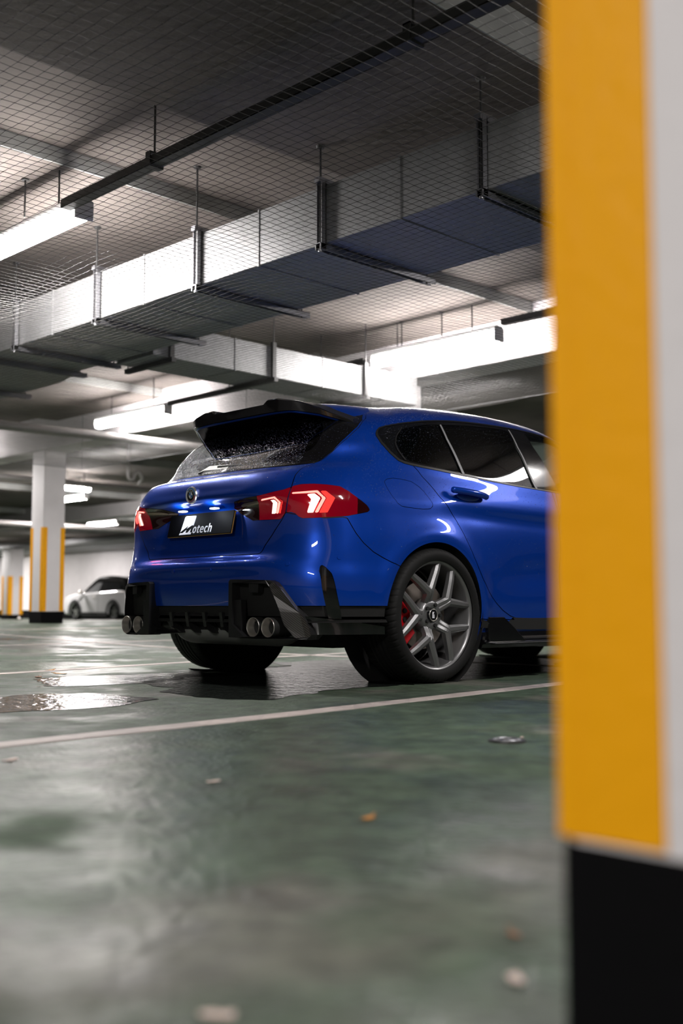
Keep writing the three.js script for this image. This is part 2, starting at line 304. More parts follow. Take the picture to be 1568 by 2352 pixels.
// ---------------------------------------------------------------- the blue car's skin
// Car coordinates: x to its right, y up, z forward, rear axle at z = 0. Seventeen lines run round the right half from the rear centre
// over the corner along the flank to the nose (17 stations each); a smooth surface is drawn through them and mirrored.
const SKIN = [
  [[0,.24,-.745],[.3,.24,-.745],[.5,.24,-.735],[.64,.24,-.70],[.75,.24,-.64],[.82,.24,-.55],[.862,.24,-.42],[.882,.235,-.22],[.875,.225,0],[.86,.205,.3],[.85,.19,.7],[.85,.19,1.25],[.855,.19,1.9],[.88,.22,2.67],[.83,.25,3.2],[.6,.25,3.42],[0,.25,3.5]],
  [[0,.385,-.79],[.3,.385,-.79],[.5,.385,-.775],[.65,.385,-.735],[.762,.385,-.665],[.838,.385,-.56],[.88,.385,-.42],[.898,.385,-.2],[.9,.38,0],[.878,.36,.35],[.857,.34,.7],[.857,.34,1.25],[.862,.34,1.9],[.89,.38,2.67],[.85,.4,3.22],[.6,.4,3.46],[0,.4,3.55]],
  [[0,.5,-.80],[.3,.5,-.80],[.5,.5,-.782],[.65,.5,-.742],[.764,.5,-.668],[.838,.5,-.562],[.882,.5,-.42],[.9,.5,-.2],[.905,.5,0],[.886,.485,.35],[.866,.46,.7],[.866,.46,1.25],[.87,.46,1.9],[.9,.5,2.67],[.855,.5,3.22],[.6,.5,3.47],[0,.5,3.56]],
  [[0,.582,-.797],[.3,.582,-.794],[.49,.58,-.775],[.635,.578,-.735],[.745,.576,-.667],[.822,.575,-.57],[.872,.575,-.42],[.896,.575,-.2],[.906,.575,0],[.89,.57,.35],[.871,.57,.7],[.871,.57,1.25],[.875,.57,1.9],[.902,.575,2.67],[.85,.58,3.2],[.6,.58,3.46],[0,.58,3.55]],
  [[0,.604,-.757],[.3,.604,-.757],[.47,.606,-.75],[.622,.61,-.727],[.737,.612,-.665],[.818,.613,-.57],[.868,.615,-.42],[.893,.615,-.2],[.905,.615,0],[.889,.61,.35],[.871,.61,.7],[.871,.61,1.25],[.875,.61,1.9],[.901,.615,2.67],[.845,.62,3.2],[.6,.62,3.45],[0,.62,3.54]],
  [[0,.70,-.735],[.27,.70,-.735],[.46,.70,-.737],[.608,.70,-.717],[.727,.70,-.66],[.81,.70,-.565],[.86,.70,-.42],[.886,.70,-.2],[.899,.70,0],[.884,.70,.35],[.869,.70,.7],[.87,.70,1.25],[.875,.70,1.9],[.895,.70,2.67],[.835,.70,3.18],[.59,.68,3.44],[0,.68,3.53]],
  [[0,.795,-.724],[.28,.795,-.728],[.47,.795,-.74],[.61,.795,-.716],[.725,.80,-.66],[.802,.80,-.56],[.845,.80,-.41],[.868,.80,-.2],[.880,.80,0],[.873,.80,.35],[.866,.79,.7],[.867,.79,1.25],[.872,.79,1.9],[.888,.79,2.67],[.825,.77,3.16],[.58,.73,3.43],[0,.73,3.52]],
  [[0,.85,-.726],[.29,.85,-.735],[.48,.853,-.755],[.61,.857,-.722],[.722,.86,-.655],[.797,.865,-.555],[.835,.868,-.40],[.855,.872,-.2],[.868,.872,0],[.871,.872,.35],[.871,.868,.7],[.872,.862,1.25],[.876,.86,1.9],[.883,.85,2.67],[.815,.81,3.12],[.57,.76,3.41],[0,.76,3.5]],
  [[0,.872,-.792],[.3,.872,-.785],[.485,.875,-.765],[.608,.88,-.722],[.716,.885,-.65],[.788,.89,-.55],[.825,.894,-.4],[.845,.898,-.2],[.859,.90,0],[.864,.90,.35],[.866,.896,.7],[.867,.89,1.25],[.871,.885,1.9],[.872,.88,2.67],[.80,.85,3.08],[.55,.80,3.36],[0,.80,3.45]],
  [[0,.935,-.80],[.3,.935,-.787],[.475,.94,-.757],[.594,.945,-.70],[.688,.95,-.62],[.752,.955,-.52],[.792,.96,-.38],[.818,.965,-.2],[.836,.965,0],[.846,.963,.35],[.850,.958,.7],[.852,.95,1.25],[.855,.945,1.9],[.82,.945,2.5],[.72,.92,2.95],[.5,.86,3.25],[0,.86,3.33]],
  [[0,.992,-.77],[.3,.994,-.752],[.462,.998,-.715],[.572,1.003,-.655],[.655,1.01,-.575],[.714,1.015,-.475],[.76,1.02,-.35],[.796,1.02,-.18],[.818,1.015,.0],[.832,1.007,.35],[.840,.998,.7],[.842,.99,1.25],[.845,.985,1.85],[.78,.985,2.35],[.65,.96,2.7],[.45,.92,2.95],[0,.92,3.05]],
  [[0,1.022,-.70],[.28,1.025,-.683],[.44,1.03,-.64],[.55,1.038,-.58],[.63,1.048,-.51],[.69,1.06,-.41],[.742,1.068,-.3],[.782,1.07,-.15],[.807,1.062,.02],[.823,1.045,.36],[.831,1.033,.7],[.833,1.025,1.25],[.83,1.02,1.8],[.72,1.0,2.1],[.6,.99,2.3],[.4,.98,2.45],[0,.98,2.52]],
  [[0,1.15,-.548],[.27,1.15,-.54],[.42,1.155,-.52],[.525,1.16,-.488],[.60,1.165,-.435],[.658,1.17,-.335],[.70,1.18,-.21],[.732,1.19,-.07],[.754,1.195,.08],[.767,1.195,.38],[.772,1.195,.72],[.77,1.19,1.25],[.74,1.17,1.68],[.66,1.15,1.85],[.55,1.13,2.0],[.36,1.12,2.12],[0,1.12,2.18]],
  [[0,1.28,-.385],[.26,1.28,-.381],[.4,1.28,-.371],[.5,1.278,-.353],[.565,1.277,-.322],[.618,1.277,-.22],[.65,1.286,-.10],[.672,1.302,.02],[.684,1.318,.13],[.692,1.338,.4],[.694,1.345,.72],[.687,1.335,1.2],[.65,1.30,1.5],[.59,1.28,1.6],[.5,1.27,1.7],[.33,1.26,1.78],[0,1.26,1.83]],
  [[0,1.395,-.225],[.22,1.39,-.222],[.35,1.38,-.217],[.45,1.365,-.19],[.515,1.35,-.15],[.558,1.345,-.08],[.583,1.35,.0],[.604,1.364,.08],[.615,1.378,.17],[.622,1.396,.42],[.624,1.405,.72],[.615,1.397,1.15],[.58,1.37,1.4],[.53,1.355,1.48],[.44,1.345,1.56],[.3,1.34,1.62],[0,1.34,1.65]],
  [[0,1.435,0],[.16,1.432,.0],[.26,1.428,.02],[.34,1.42,.04],[.40,1.412,.06],[.43,1.41,.09],[.45,1.413,.13],[.462,1.42,.18],[.468,1.428,.25],[.472,1.442,.45],[.472,1.45,.72],[.462,1.445,1.08],[.43,1.425,1.25],[.39,1.418,1.3],[.32,1.41,1.36],[.22,1.405,1.4],[0,1.405,1.42]],
  [[0,1.45,.2],[0,1.452,.22],[0,1.454,.25],[0,1.456,.28],[0,1.458,.31],[0,1.46,.34],[0,1.462,.38],[0,1.464,.43],[0,1.466,.49],[0,1.47,.58],[0,1.473,.72],[0,1.472,.9],[0,1.466,1.02],[0,1.463,1.08],[0,1.46,1.14],[0,1.455,1.2],[0,1.45,1.25]],
];
const NU = 17, NV = SKIN.length;
const dist3 = (a, b) => Math.hypot(a[0] - b[0], a[1] - b[1], a[2] - b[2]);
const knots = (n, f) => { const k = [0]; for (let i = 1; i < n; i++) k.push(k[i - 1] + f(i)); return k; };
const UK = knots(NU, i => { let s = 0; for (let k = 2; k < 11; k++) s += dist3(SKIN[k][i], SKIN[k][i - 1]); return s / 9; });
const VK = knots(NV, k => { let s = 0; for (let i = 0; i < 12; i++) s += dist3(SKIN[k][i], SKIN[k - 1][i]); return s / 12; });
const ULEN = UK[NU - 1], VLEN = VK[NV - 1];
function hermite(K, P, t, ghost) {   // a curve through points P at knots K; ghost mirrors the first neighbour (symmetry at x = 0)
  const n = K.length; let i = 0;
  while (i < n - 2 && t > K[i + 1]) i++;
  const h = K[i + 1] - K[i], s = (t - K[i]) / h, out = [0, 0, 0];
  const a = 2 * s ** 3 - 3 * s * s + 1, b = s ** 3 - 2 * s * s + s, c = -2 * s ** 3 + 3 * s * s, d = s ** 3 - s * s;
  const tan = (j, q) => {
    if (ghost && (j === 0 || j === n - 1)) { const e = j ? n - 2 : 1; return q === 0 ? (P[e][0] - P[j][0]) / (K[e] - K[j]) : 0; }
    if (j === 0) return (P[1][q] - P[0][q]) / (K[1] - K[0]);
    if (j === n - 1) return (P[j][q] - P[j - 1][q]) / (K[j] - K[j - 1]);
    const h0 = K[j] - K[j - 1], h1 = K[j + 1] - K[j];
    return ((P[j][q] - P[j - 1][q]) / h0 * h1 + (P[j + 1][q] - P[j][q]) / h1 * h0) / (h0 + h1);
  };
  for (let q = 0; q < 3; q++) out[q] = a * P[i][q] + b * h * tan(i, q) + c * P[i + 1][q] + d * h * tan(i + 1, q);
  return out;
}
function skinRaw(U, W) {
  const col = SKIN.map(L => hermite(UK, L, U, true));
  return hermite(VK, col, W, false);
}
function skin(U, W) {   // point of the right half, with the pressed-in forms of the flank and the bumper
  const p = skinRaw(U, W);
  if (p[0] > .55) {
    const r = Math.hypot(p[2], p[1] - .327);
    p[0] += .012 * gauss(r - .39, .035) * sstep(.45, .56, p[0]) * sstep(-.5, -.3, p[2]) * sstep(.3, .42, p[1] + .1);   // lip round the rear wheel
    p[0] -= .010 * gauss(p[1] - (.835 - .02 * p[2]), .03) * sstep(-.05, .35, p[2]) * sstep(2.4, 1.6, p[2]);              // hollow under the shoulder
    p[0] -= .014 * gauss(p[1] - (.50 + .05 * p[2]), .06) * sstep(.35, .8, p[2]) * sstep(2.4, 1.8, p[2]);
  }
  return p;
}
// mesh of the right half of the skin, sampled finely where the photograph looks
const L3 = (x, y, z) => V3(z, y, x);               // car coordinates -> the car group's own axes (forward, up, right)
function skinGrid(U0, U1, nU, W0, W1, nW) {
  const S = [];
  for (let i = 0; i <= nU; i++) for (let j = 0; j <= nW; j++) {
    const U = U0 + (U1 - U0) * i / nU, W = W0 + (W1 - W0) * j / nW, p = skin(U, W);
    S.push({ p, U, W, n: null });
  }
  const at = (i, j) => S[clamp(i, 0, nU) * (nW + 1) + clamp(j, 0, nW)];
  for (let i = 0; i <= nU; i++) for (let j = 0; j <= nW; j++) {
    const s = at(i, j); let a = at(i - 1, j).p, b = at(i + 1, j).p; const c = at(i, j - 1).p, d = at(i, j + 1).p;
    if (i === 0 && U0 === 0) { const q = at(1, j).p; a = [-q[0], q[1], q[2]]; }
    const u = [b[0] - a[0], b[1] - a[1], b[2] - a[2]], v = [d[0] - c[0], d[1] - c[1], d[2] - c[2]];
    let n = [u[1] * v[2] - u[2] * v[1], u[2] * v[0] - u[0] * v[2], u[0] * v[1] - u[1] * v[0]];
    const l = Math.hypot(...n) || 1; n = n.map(k => k / l);
    if (n[0] * s.p[0] + n[1] * (s.p[1] - .6) + n[2] * (s.p[2] - 1.2) < 0 && s.p[1] > .3) n = n.map(k => -k);
    s.n = n;
  }
  const T = [];
  for (let i = 0; i < nU; i++) for (let j = 0; j < nW; j++) { const a = at(i, j), b = at(i + 1, j), c = at(i + 1, j + 1), d = at(i, j + 1); T.push(a, b, c, a, c, d); }
  return T;
}
// consistent normals: the sign of the cross product is one and the same all over the grid
function orient(T) { let s = 0; for (let k = 0; k < T.length; k += 997) { const q = T[k]; const f = skinSign(q); s += f; } return T; }
function skinSign() { return 1; }
function clip(T, f) {   // keep where f < 0, cutting triangles along f = 0
  const out = [];
  const mix = (a, b, fa, fb) => { const t = fa / (fa - fb), m = (x, y) => x.map((q, i) => q + (y[i] - q) * t); return { p: m(a.p, b.p), n: m(a.n, b.n), U: a.U + (b.U - a.U) * t, W: a.W + (b.W - a.W) * t }; };
  const F = new Map(), val = s => { let v = F.get(s); if (v === undefined) { v = f(s.U, s.W, s.p); F.set(s, v); } return v; };
  for (let k = 0; k < T.length; k += 3) {
    const t = [T[k], T[k + 1], T[k + 2]], v = t.map(val), inside = v.filter(q => q < 0).length;
    if (inside === 3) { out.push(...t); continue; }
    if (!inside) continue;
    const poly = [];
    for (let q = 0; q < 3; q++) { const r = (q + 1) % 3; if (v[q] < 0) poly.push(t[q]); if ((v[q] < 0) !== (v[r] < 0)) poly.push(mix(t[q], t[r], v[q], v[r])); }
    for (let q = 1; q < poly.length - 1; q++) out.push(poly[0], poly[q], poly[q + 1]);
  }
  return out;
}
function sdPoly(P) {   // signed distance to a polygon, negative inside
  const n = P.length; let x0 = 1e9, x1 = -1e9, y0 = 1e9, y1 = -1e9;
  for (const [x, y] of P) { x0 = Math.min(x0, x); x1 = Math.max(x1, x); y0 = Math.min(y0, y); y1 = Math.max(y1, y); }
  return (x, y) => {
    const bx = Math.max(x0 - x, x - x1), by = Math.max(y0 - y, y - y1); if (bx > .12 || by > .12) return Math.max(bx, by);
    let d = 1e9, s = 1;
    for (let i = 0, j = n - 1; i < n; j = i++) {
      const ex = P[j][0] - P[i][0], ey = P[j][1] - P[i][1], wx = x - P[i][0], wy = y - P[i][1], t = clamp((wx * ex + wy * ey) / (ex * ex + ey * ey || 1));
      d = Math.min(d, (wx - ex * t) ** 2 + (wy - ey * t) ** 2);
      const c1 = y >= P[i][1], c2 = y < P[j][1], c3 = ex * wy > ey * wx;
      if ((c1 && c2 && c3) || (!c1 && !c2 && !c3)) s = -s;
    }
    return s * Math.sqrt(d);
  };
}
function smoothLoop(P, k = 6) {   // rounded closed outline through P
  const c = new THREE.CatmullRomCurve3(P.map(q => V3(q[0], q[1], 0)), true, 'centripetal');
  return c.getPoints(P.length * k).slice(0, -1).map(q => [q.x, q.y]);
}
function skinGeo(T, off = 0, side = 1, thick = 0) {   // triangles of the skin, moved off along the normal; side -1 mirrors
  const n = T.length, pos = new Float32Array(n * 3), nor = new Float32Array(n * 3), uv = new Float32Array(n * 2);
  const put = (k, s) => {
    pos[3 * k] = s.p[2] + s.n[2] * off; pos[3 * k + 1] = s.p[1] + s.n[1] * off; pos[3 * k + 2] = side * (s.p[0] + s.n[0] * off);
    nor[3 * k] = s.n[2]; nor[3 * k + 1] = s.n[1]; nor[3 * k + 2] = side * s.n[0]; uv[2 * k] = s.U; uv[2 * k + 1] = s.W;
  };
  for (let k = 0; k < n; k += 3) {
    let [a, b, c] = [T[k], T[k + 1], T[k + 2]];
    const e = i => b.p[i] - a.p[i], f = i => c.p[i] - a.p[i], N = [e(1) * f(2) - e(2) * f(1), e(2) * f(0) - e(0) * f(2), e(0) * f(1) - e(1) * f(0)];
    const d = N[0] * a.n[0] + N[1] * a.n[1] + N[2] * a.n[2];     // (x, y, z) -> (z, y, x) turns the winding round once
    if ((d > 0) === (side > 0)) [b, c] = [c, b];
    put(k, a); put(k + 1, b); put(k + 2, c);
  }
  const g = new THREE.BufferGeometry(); g.setAttribute('position', new THREE.BufferAttribute(pos, 3)); g.setAttribute('normal', new THREE.BufferAttribute(nor, 3)); g.setAttribute('uv', new THREE.BufferAttribute(uv, 2));
  return g;
}
const both = (T, off) => [skinGeo(T, off, 1), skinGeo(T, off, -1)];

// outlines in skin coordinates (metres round the car, metres up the skin)
const OUT = {
  lampOuter: [[0.648,0.725],[0.691,0.732],[0.750,0.731],[0.810,0.725],[0.874,0.715],[0.917,0.689],[0.961,0.645],[1.003,0.616],[1.021,0.597],[1.009,0.587],[0.962,0.577],[0.903,0.564],[0.832,0.558],[0.753,0.553],[0.698,0.554],[0.679,0.563],[0.663,0.579],[0.641,0.588],[0.617,0.587],[0.626,0.627],[0.637,0.680]],
  lampInner: [[0.288,0.672],[0.380,0.686],[0.470,0.693],[0.549,0.704],[0.608,0.711],[0.642,0.721],[0.631,0.680],[0.619,0.627],[0.610,0.588],[0.595,0.569],[0.585,0.557],[0.519,0.557],[0.402,0.559],[0.342,0.584],[0.283,0.608],[0.233,0.638]],
  arrowFillOuter: [[0.717,0.677],[0.754,0.679],[0.780,0.650],[0.749,0.576],[0.720,0.577],[0.738,0.644]],
  arrowLineOuter: [[0.649,0.692],[0.711,0.693],[0.768,0.695],[0.804,0.648],[0.771,0.576],[0.756,0.576],[0.788,0.649],[0.762,0.683],[0.711,0.682],[0.651,0.683]],
  arrowSideOuter: [[0.778,0.693],[0.807,0.691],[0.846,0.647],[0.813,0.577],[0.775,0.575],[0.808,0.648]],
  arrowLineInner: [[0.474,0.671],[0.560,0.678],[0.591,0.638],[0.573,0.583],[0.560,0.584],[0.578,0.638],[0.554,0.666],[0.473,0.660]],
  arrowFillInner: [[0.531,0.656],[0.553,0.658],[0.573,0.637],[0.558,0.584],[0.533,0.585],[0.546,0.638]],
  arrowSideInner: [[0.566,0.675],[0.576,0.671],[0.603,0.642],[0.585,0.583],[0.576,0.583],[0.595,0.639]],
  reflector: [[0.302,0.651],[0.344,0.660],[0.450,0.664],[0.457,0.641],[0.306,0.641]],
  rearGlass: [[-.2,.890],[.15,.892],[.40,.888],[.55,.882],[.643,.881],[.695,.884],[.715,.893],[.735,.914],[.777,.966],[.80,1.01],[.821,1.060],[.838,1.11],[.852,1.162],[.85,1.24],[.80,1.33],[.66,1.40],[-.2,1.41]],
  rearPane: [[-.2,.935],[.25,.937],[.40,.946],[.486,.957],[.564,.966],[.637,.988],[.663,1.021],[.666,1.081],[.635,1.15],[.567,1.214],[.48,1.26],[-.2,1.28]],
  tailgate: [[-.2,.406],[.195,.406],[.331,.405],[.46,.403],[.478,.415],[.494,.438],[.533,.477],[.573,.53],[.592,.554],[.61,.588],[.619,.627],[.631,.68],[.645,.729],[.65,.781],[.662,.812],[.676,.855],[.70,.885],[.728,.90],[.755,.93],[.79,.98],[.832,1.055],[.864,1.156],[.856,1.266],[.775,1.41],[-.2,1.45]],
  bumperCut: [[.61,.588],[.66,.575],[.80,.552],[.88,.558],[.904,.554],[.921,.526],[.946,.487],[.984,.439],[1.03,.397],[1.084,.368],[1.119,.35],[1.4,.25],[1.4,-.2],[-.2,-.2],[-.2,.406],[.195,.406],[.331,.405],[.46,.403],[.478,.415],[.494,.438],[.533,.477],[.573,.53],[.592,.554]],
  trim: [[2.9,1.242],[2.658,1.248],[2.345,1.25],[2.136,1.243],[1.912,1.236],[1.683,1.227],[1.539,1.219],[1.37,1.21],[1.189,1.201],[1.091,1.19],[1.029,1.176],[0.992,1.159],[0.983,1.133],[0.986,1.109],[0.997,1.082],[1.054,1.013],[1.137,0.942],[1.186,0.91],[1.227,0.885],[1.274,0.872],[1.321,0.867],[1.402,0.863],[1.582,0.859],[1.823,0.85],[2.016,0.843],[2.148,0.838],[2.355,0.834],[2.523,0.831],[3.1,0.828],[3.7,0.838],[3.8,0.855],[3.7,0.918],[3.5,1.032],[3.3,1.145],[3.12,1.217]],
  paneDoor: [[1.213,1.141],[1.3,1.157],[1.414,1.171],[1.62,1.182],[1.889,1.195],[2.237,1.214],[2.243,1.084],[2.27,0.98],[2.307,0.843],[2.018,0.864],[1.725,0.877],[1.682,0.878],[1.582,0.88],[1.466,0.886],[1.316,0.894],[1.28,0.904],[1.223,0.962],[1.183,1.02],[1.175,1.072],[1.188,1.108]],
  paneFront: [[2.414,1.219],[2.62,1.223],[2.9,1.217],[3.08,1.183],[3.3,1.089],[3.5,0.975],[3.68,0.862],[3.1,0.846],[2.54,0.85],[2.5,0.932],[2.45,1.022],[2.414,1.117]],
  strip1: [[1.588,1.178],[1.604,1.178],[1.628,1.079],[1.668,0.989],[1.716,0.87],[1.696,0.87],[1.652,0.98],[1.612,1.074]],
  strip2: [[2.247,1.217],[2.258,1.217],[2.254,1.093],[2.281,0.98],[2.327,0.842],[2.31,0.842],[2.266,0.98],[2.243,1.093]],
  divider: [[1.193,1.154],[1.183,1.121],[1.168,1.089],[1.164,1.066],[1.166,1.042],[1.17,1.018],[1.177,0.998],[1.19,0.977],[1.204,0.957],[1.238,0.923],[1.273,0.892],[1.283,0.897],[1.246,0.929],[1.213,0.963],[1.199,0.982],[1.187,1.001],[1.18,1.02],[1.176,1.043],[1.174,1.066],[1.178,1.086],[1.193,1.118],[1.203,1.152]],
  rearDoor: [[1.312,0.887],[1.384,0.833],[1.439,0.76],[1.486,0.697],[1.542,0.635],[1.594,0.578],[1.635,0.516],[1.665,0.458],[1.7,0.397],[1.736,0.343],[1.776,0.29],[1.839,0.232],[1.914,0.185],[1.979,0.152],[2.05,0.127],[2.162,0.107],[2.32,0.098],[2.5,0.092],[2.5,0.3],[2.5,0.6],[2.46,0.84],[2.43,0.946],[1.3,0.946]],
  frontDoor: [[2.5,0.84],[2.503,0.6],[2.504,0.092],[3.3,0.09],[3.52,0.12],[3.6,0.25],[3.66,0.5],[3.74,0.74],[3.8,0.87],[3.7,0.946],[2.46,0.946]],
  fuelFlap: [[1.141,0.748],[1.163,0.763],[1.210,0.771],[1.268,0.767],[1.323,0.760],[1.364,0.736],[1.391,0.709],[1.414,0.675],[1.428,0.647],[1.427,0.632],[1.406,0.619],[1.363,0.615],[1.290,0.616],[1.220,0.620],[1.194,0.633],[1.173,0.663],[1.153,0.711]],
  slot: [[0.766,0.322],[0.776,0.334],[0.792,0.320],[0.812,0.290],[0.826,0.215],[0.842,0.14],[0.858,0.05],[0.795,0.066],[0.782,0.141],[0.765,0.225],[0.759,0.299]],
  windscreen: [[4.22,.90],[4.5,.91],[5.7,.915],[5.7,1.56],[4.75,1.545],[4.45,1.50],[4.1,1.40],[4.0,1.3],[4.05,1.1]],
};
const SD = Object.fromEntries(Object.entries(OUT).map(([k, p]) => [k, sdPoly(p)]));
const archR = (U, W, p) => p[0] > .5 && p[1] < .75 ? Math.min(.352 - Math.hypot(p[2], p[1] - .327) , 9) : -9;
const archF = (U, W, p) => p[0] > .5 && p[1] < .75 ? .355 - Math.hypot(p[2] - 2.67, p[1] - .327) : -9;
const fine = skinGrid(0, UK[11], 340, 0, VLEN - .004, 236), front = skinGrid(UK[11], ULEN, 110, 0, VLEN - .004, 90);
const ALL = fine.concat(front);
const gap = .0022;
const notLamps = (U, W) => Math.max(-SD.lampOuter(U, W), -SD.lampInner(U, W)) + .0015;
const body0 = clip(clip(ALL, archR), archF);

const PAINT = phy({ color: rgb(.0005, .050, .42), metalness: .45, roughness: .34, specularIntensity: .4, clearcoat: 1, clearcoatRoughness: .015 });
const WETPAINT = PAINT.clone(); WETPAINT.clearcoatRoughness = .22;
const GLOSS = phy({ color: rgb(.006, .006, .007), roughness: .12, clearcoat: .6, clearcoatRoughness: .03 });
const SATIN = std({ color: rgb(.012, .012, .013), roughness: .38 });
const MATT = std({ color: rgb(.006, .006, .006), roughness: .75 });
const RUBBER = phy({ color: rgb(.006, .006, .006), roughness: .66, specularIntensity: .55 });
const TINT = phy({ color: rgb(.022, .024, .024), transmission: 1, thickness: 0, roughness: .02, ior: 1.5 });
const CLEAR = phy({ color: rgb(.60, .68, .64), transmission: 1, thickness: 0, roughness: .02, ior: 1.5 });
const CARBON = phy({ color: rgb(.30, .29, .28), roughness: .3, clearcoat: .8, clearcoatRoughness: .05, map: texture(128, (u, v) => { const a = Math.floor(u * 16), b = Math.floor(v * 16), on = ((a + b) % 4) < 2; const k = on ? .42 : .10; return [k, k * .97, k * .92]; }, true, 24) });
const RIM = phy({ color: rgb(.24, .24, .245), metalness: .75, roughness: .4, clearcoat: .5, clearcoatRoughness: .12 });
const CHROME = std({ color: rgb(.70, .67, .63), metalness: .9, roughness: .32 });
const DULLSTEEL = std({ color: rgb(.30, .31, .29), metalness: .35, roughness: .42 });
const RED = phy({ color: rgb(.55, .004, .012), roughness: .3, clearcoat: .6 });

const carPos = { x: -.1581 * Math.cos(44.86 * Math.PI / 180) + 6.0183 * Math.sin(44.86 * Math.PI / 180), z: -.1581 * Math.sin(44.86 * Math.PI / 180) - 6.0183 * Math.cos(44.86 * Math.PI / 180) };
const car = thing('blue_hatchback', [carPos.x, 0, carPos.z], -(45.74 - 44.86) * Math.PI / 180);
tag(car, 'shiny blue five-door hatchback parked with its tail lamps lit, beaded with water', 'car');

// painted panels, each cut out of the skin along its shut lines
const bumper = clip(clip(clip(body0, (U, W) => SD.bumperCut(U, W) + gap), notLamps), (U, W) => -SD.slot(U, W));
const SUR = sdPoly([[.335, .1], [.335, .485], [.345, .490], [.465, .488], [.58, .484], [.602, .474], [.621, .454], [.65, .412], [.68, .363], [.706, .32], [.726, .268], [.73, .1]]);
const bumperA = clip(bumper, (U, W, p) => p[2] < -.5 ? -SUR(p[0], p[1]) : -1);
const bumperTop = clip(clip(bumperA, (U, W, p) => .372 - p[1] - .0001 * U), (U, W, p) => U > .72 ? .284 - p[1] + .10 * 0 : -1);
mesh('rear_bumper', both(bumperTop, 0), PAINT, car);
const gate = clip(clip(clip(body0, (U, W) => SD.tailgate(U, W) + gap), (U, W) => -SD.rearGlass(U, W) + .001), notLamps);
mesh('tailgate', both(gate, 0), PAINT, car);
const sideAll = clip(clip(clip(clip(clip(body0, (U, W) => -SD.tailgate(U, W) + gap), (U, W) => -SD.bumperCut(U, W) + gap), notLamps), (U, W) => -SD.trim(U, W)), (U, W) => -SD.windscreen(U, W));
const sideA = clip(clip(clip(sideAll, (U, W) => -SD.rearDoor(U, W) + gap), (U, W) => -SD.frontDoor(U, W) + gap), (U, W) => -SD.fuelFlap(U, W) + .0012);
const fDivide = (U, W) => U - 3.655 - .06 * W;
const quarter = clip(clip(sideA, (U, W) => fDivide(U, W) + gap), (U, W) => W - 1.40);
const roofT = clip(clip(sideA, (U, W) => 1.40 - W), fDivide);
const nose = clip(sideA, (U, W) => -fDivide(U, W) + gap);
mesh('roof', both(roofT, 0), WETPAINT, car);
mesh('front_body', both(nose, 0), PAINT, car);
const doorR = clip(clip(clip(body0, (U, W) => SD.rearDoor(U, W) + gap), (U, W) => -SD.trim(U, W)), archR), doorF = clip(clip(body0, (U, W) => SD.frontDoor(U, W) + gap), (U, W) => -SD.trim(U, W));
const flapT = clip(body0, (U, W) => SD.fuelFlap(U, W) + .0012);
for (const s of [1, -1]) {
  mesh('side_panel', skinGeo(quarter, 0, s), PAINT, car);
  mesh('rear_door', skinGeo(doorR, 0, s), PAINT, car);
  mesh('front_door', skinGeo(doorF, 0, s), PAINT, car);
}
mesh('fuel_flap', skinGeo(flapT, 0, 1), PAINT, car);
// dark shell just under the paint: closes the shut lines
const notWindows = T => clip(clip(clip(T, (U, W) => -SD.trim(U, W) - .012), (U, W) => -SD.windscreen(U, W) - .012), (U, W) => -SD.rearPane(U, W) - .012);
mesh('inner_shell', both(notWindows(clip(clip(skinGrid(0, ULEN, 150, .06, VLEN - .004, 80), archR), archF)), -.012), MATT, car);

// glass
mesh('rear_window_surround', both(clip(clip(clip(body0, (U, W) => SD.rearGlass(U, W)), (U, W) => -SD.rearPane(U, W)), (U, W, p) => -9), -.001), GLOSS, car);
const WETGLASS = TINT.clone(); WETGLASS.roughness = .035; WETGLASS.color = rgb(.012, .013, .013);
mesh('rear_window', both(clip(body0, (U, W) => SD.rearPane(U, W)), -.002), WETGLASS, car);
const pd = clip(body0, (U, W) => SD.paneDoor(U, W)), pf = clip(body0, (U, W) => SD.paneFront(U, W));
const dlo = clip(body0, (U, W) => SD.trim(U, W));
const pillars = clip(clip(clip(dlo, (U, W) => -SD.paneDoor(U, W)), (U, W) => -SD.paneFront(U, W)), (U, W) => SD.trim(U, W) + .014);
const ring = clip(dlo, (U, W) => -SD.trim(U, W) - .014);
for (const s of [1, -1]) {
  mesh('window_trim', skinGeo(ring, .003, s), SATIN, car);
  mesh('window_pillar', skinGeo(pillars, .0005, s), GLOSS, car);
  mesh('rear_door_window', skinGeo(pd, -.002, s), TINT, car);
  mesh('front_door_window', skinGeo(pf, -.002, s), CLEAR, car);
  const greyStrip = std({ color: rgb(.25, .25, .26), roughness: .45 });
  for (const k of ['strip1', 'strip2', 'divider']) mesh('window_strip', skinGeo(clip(dlo, (U, W) => SD[k](U, W)), .005, s), k === 'divider' ? SATIN : greyStrip, car);
}
mesh('windscreen', both(clip(front.concat(clip(fine, U => UK[11] - .3 - U)), (U, W) => SD.windscreen(U, W)), -.001), CLEAR, car);

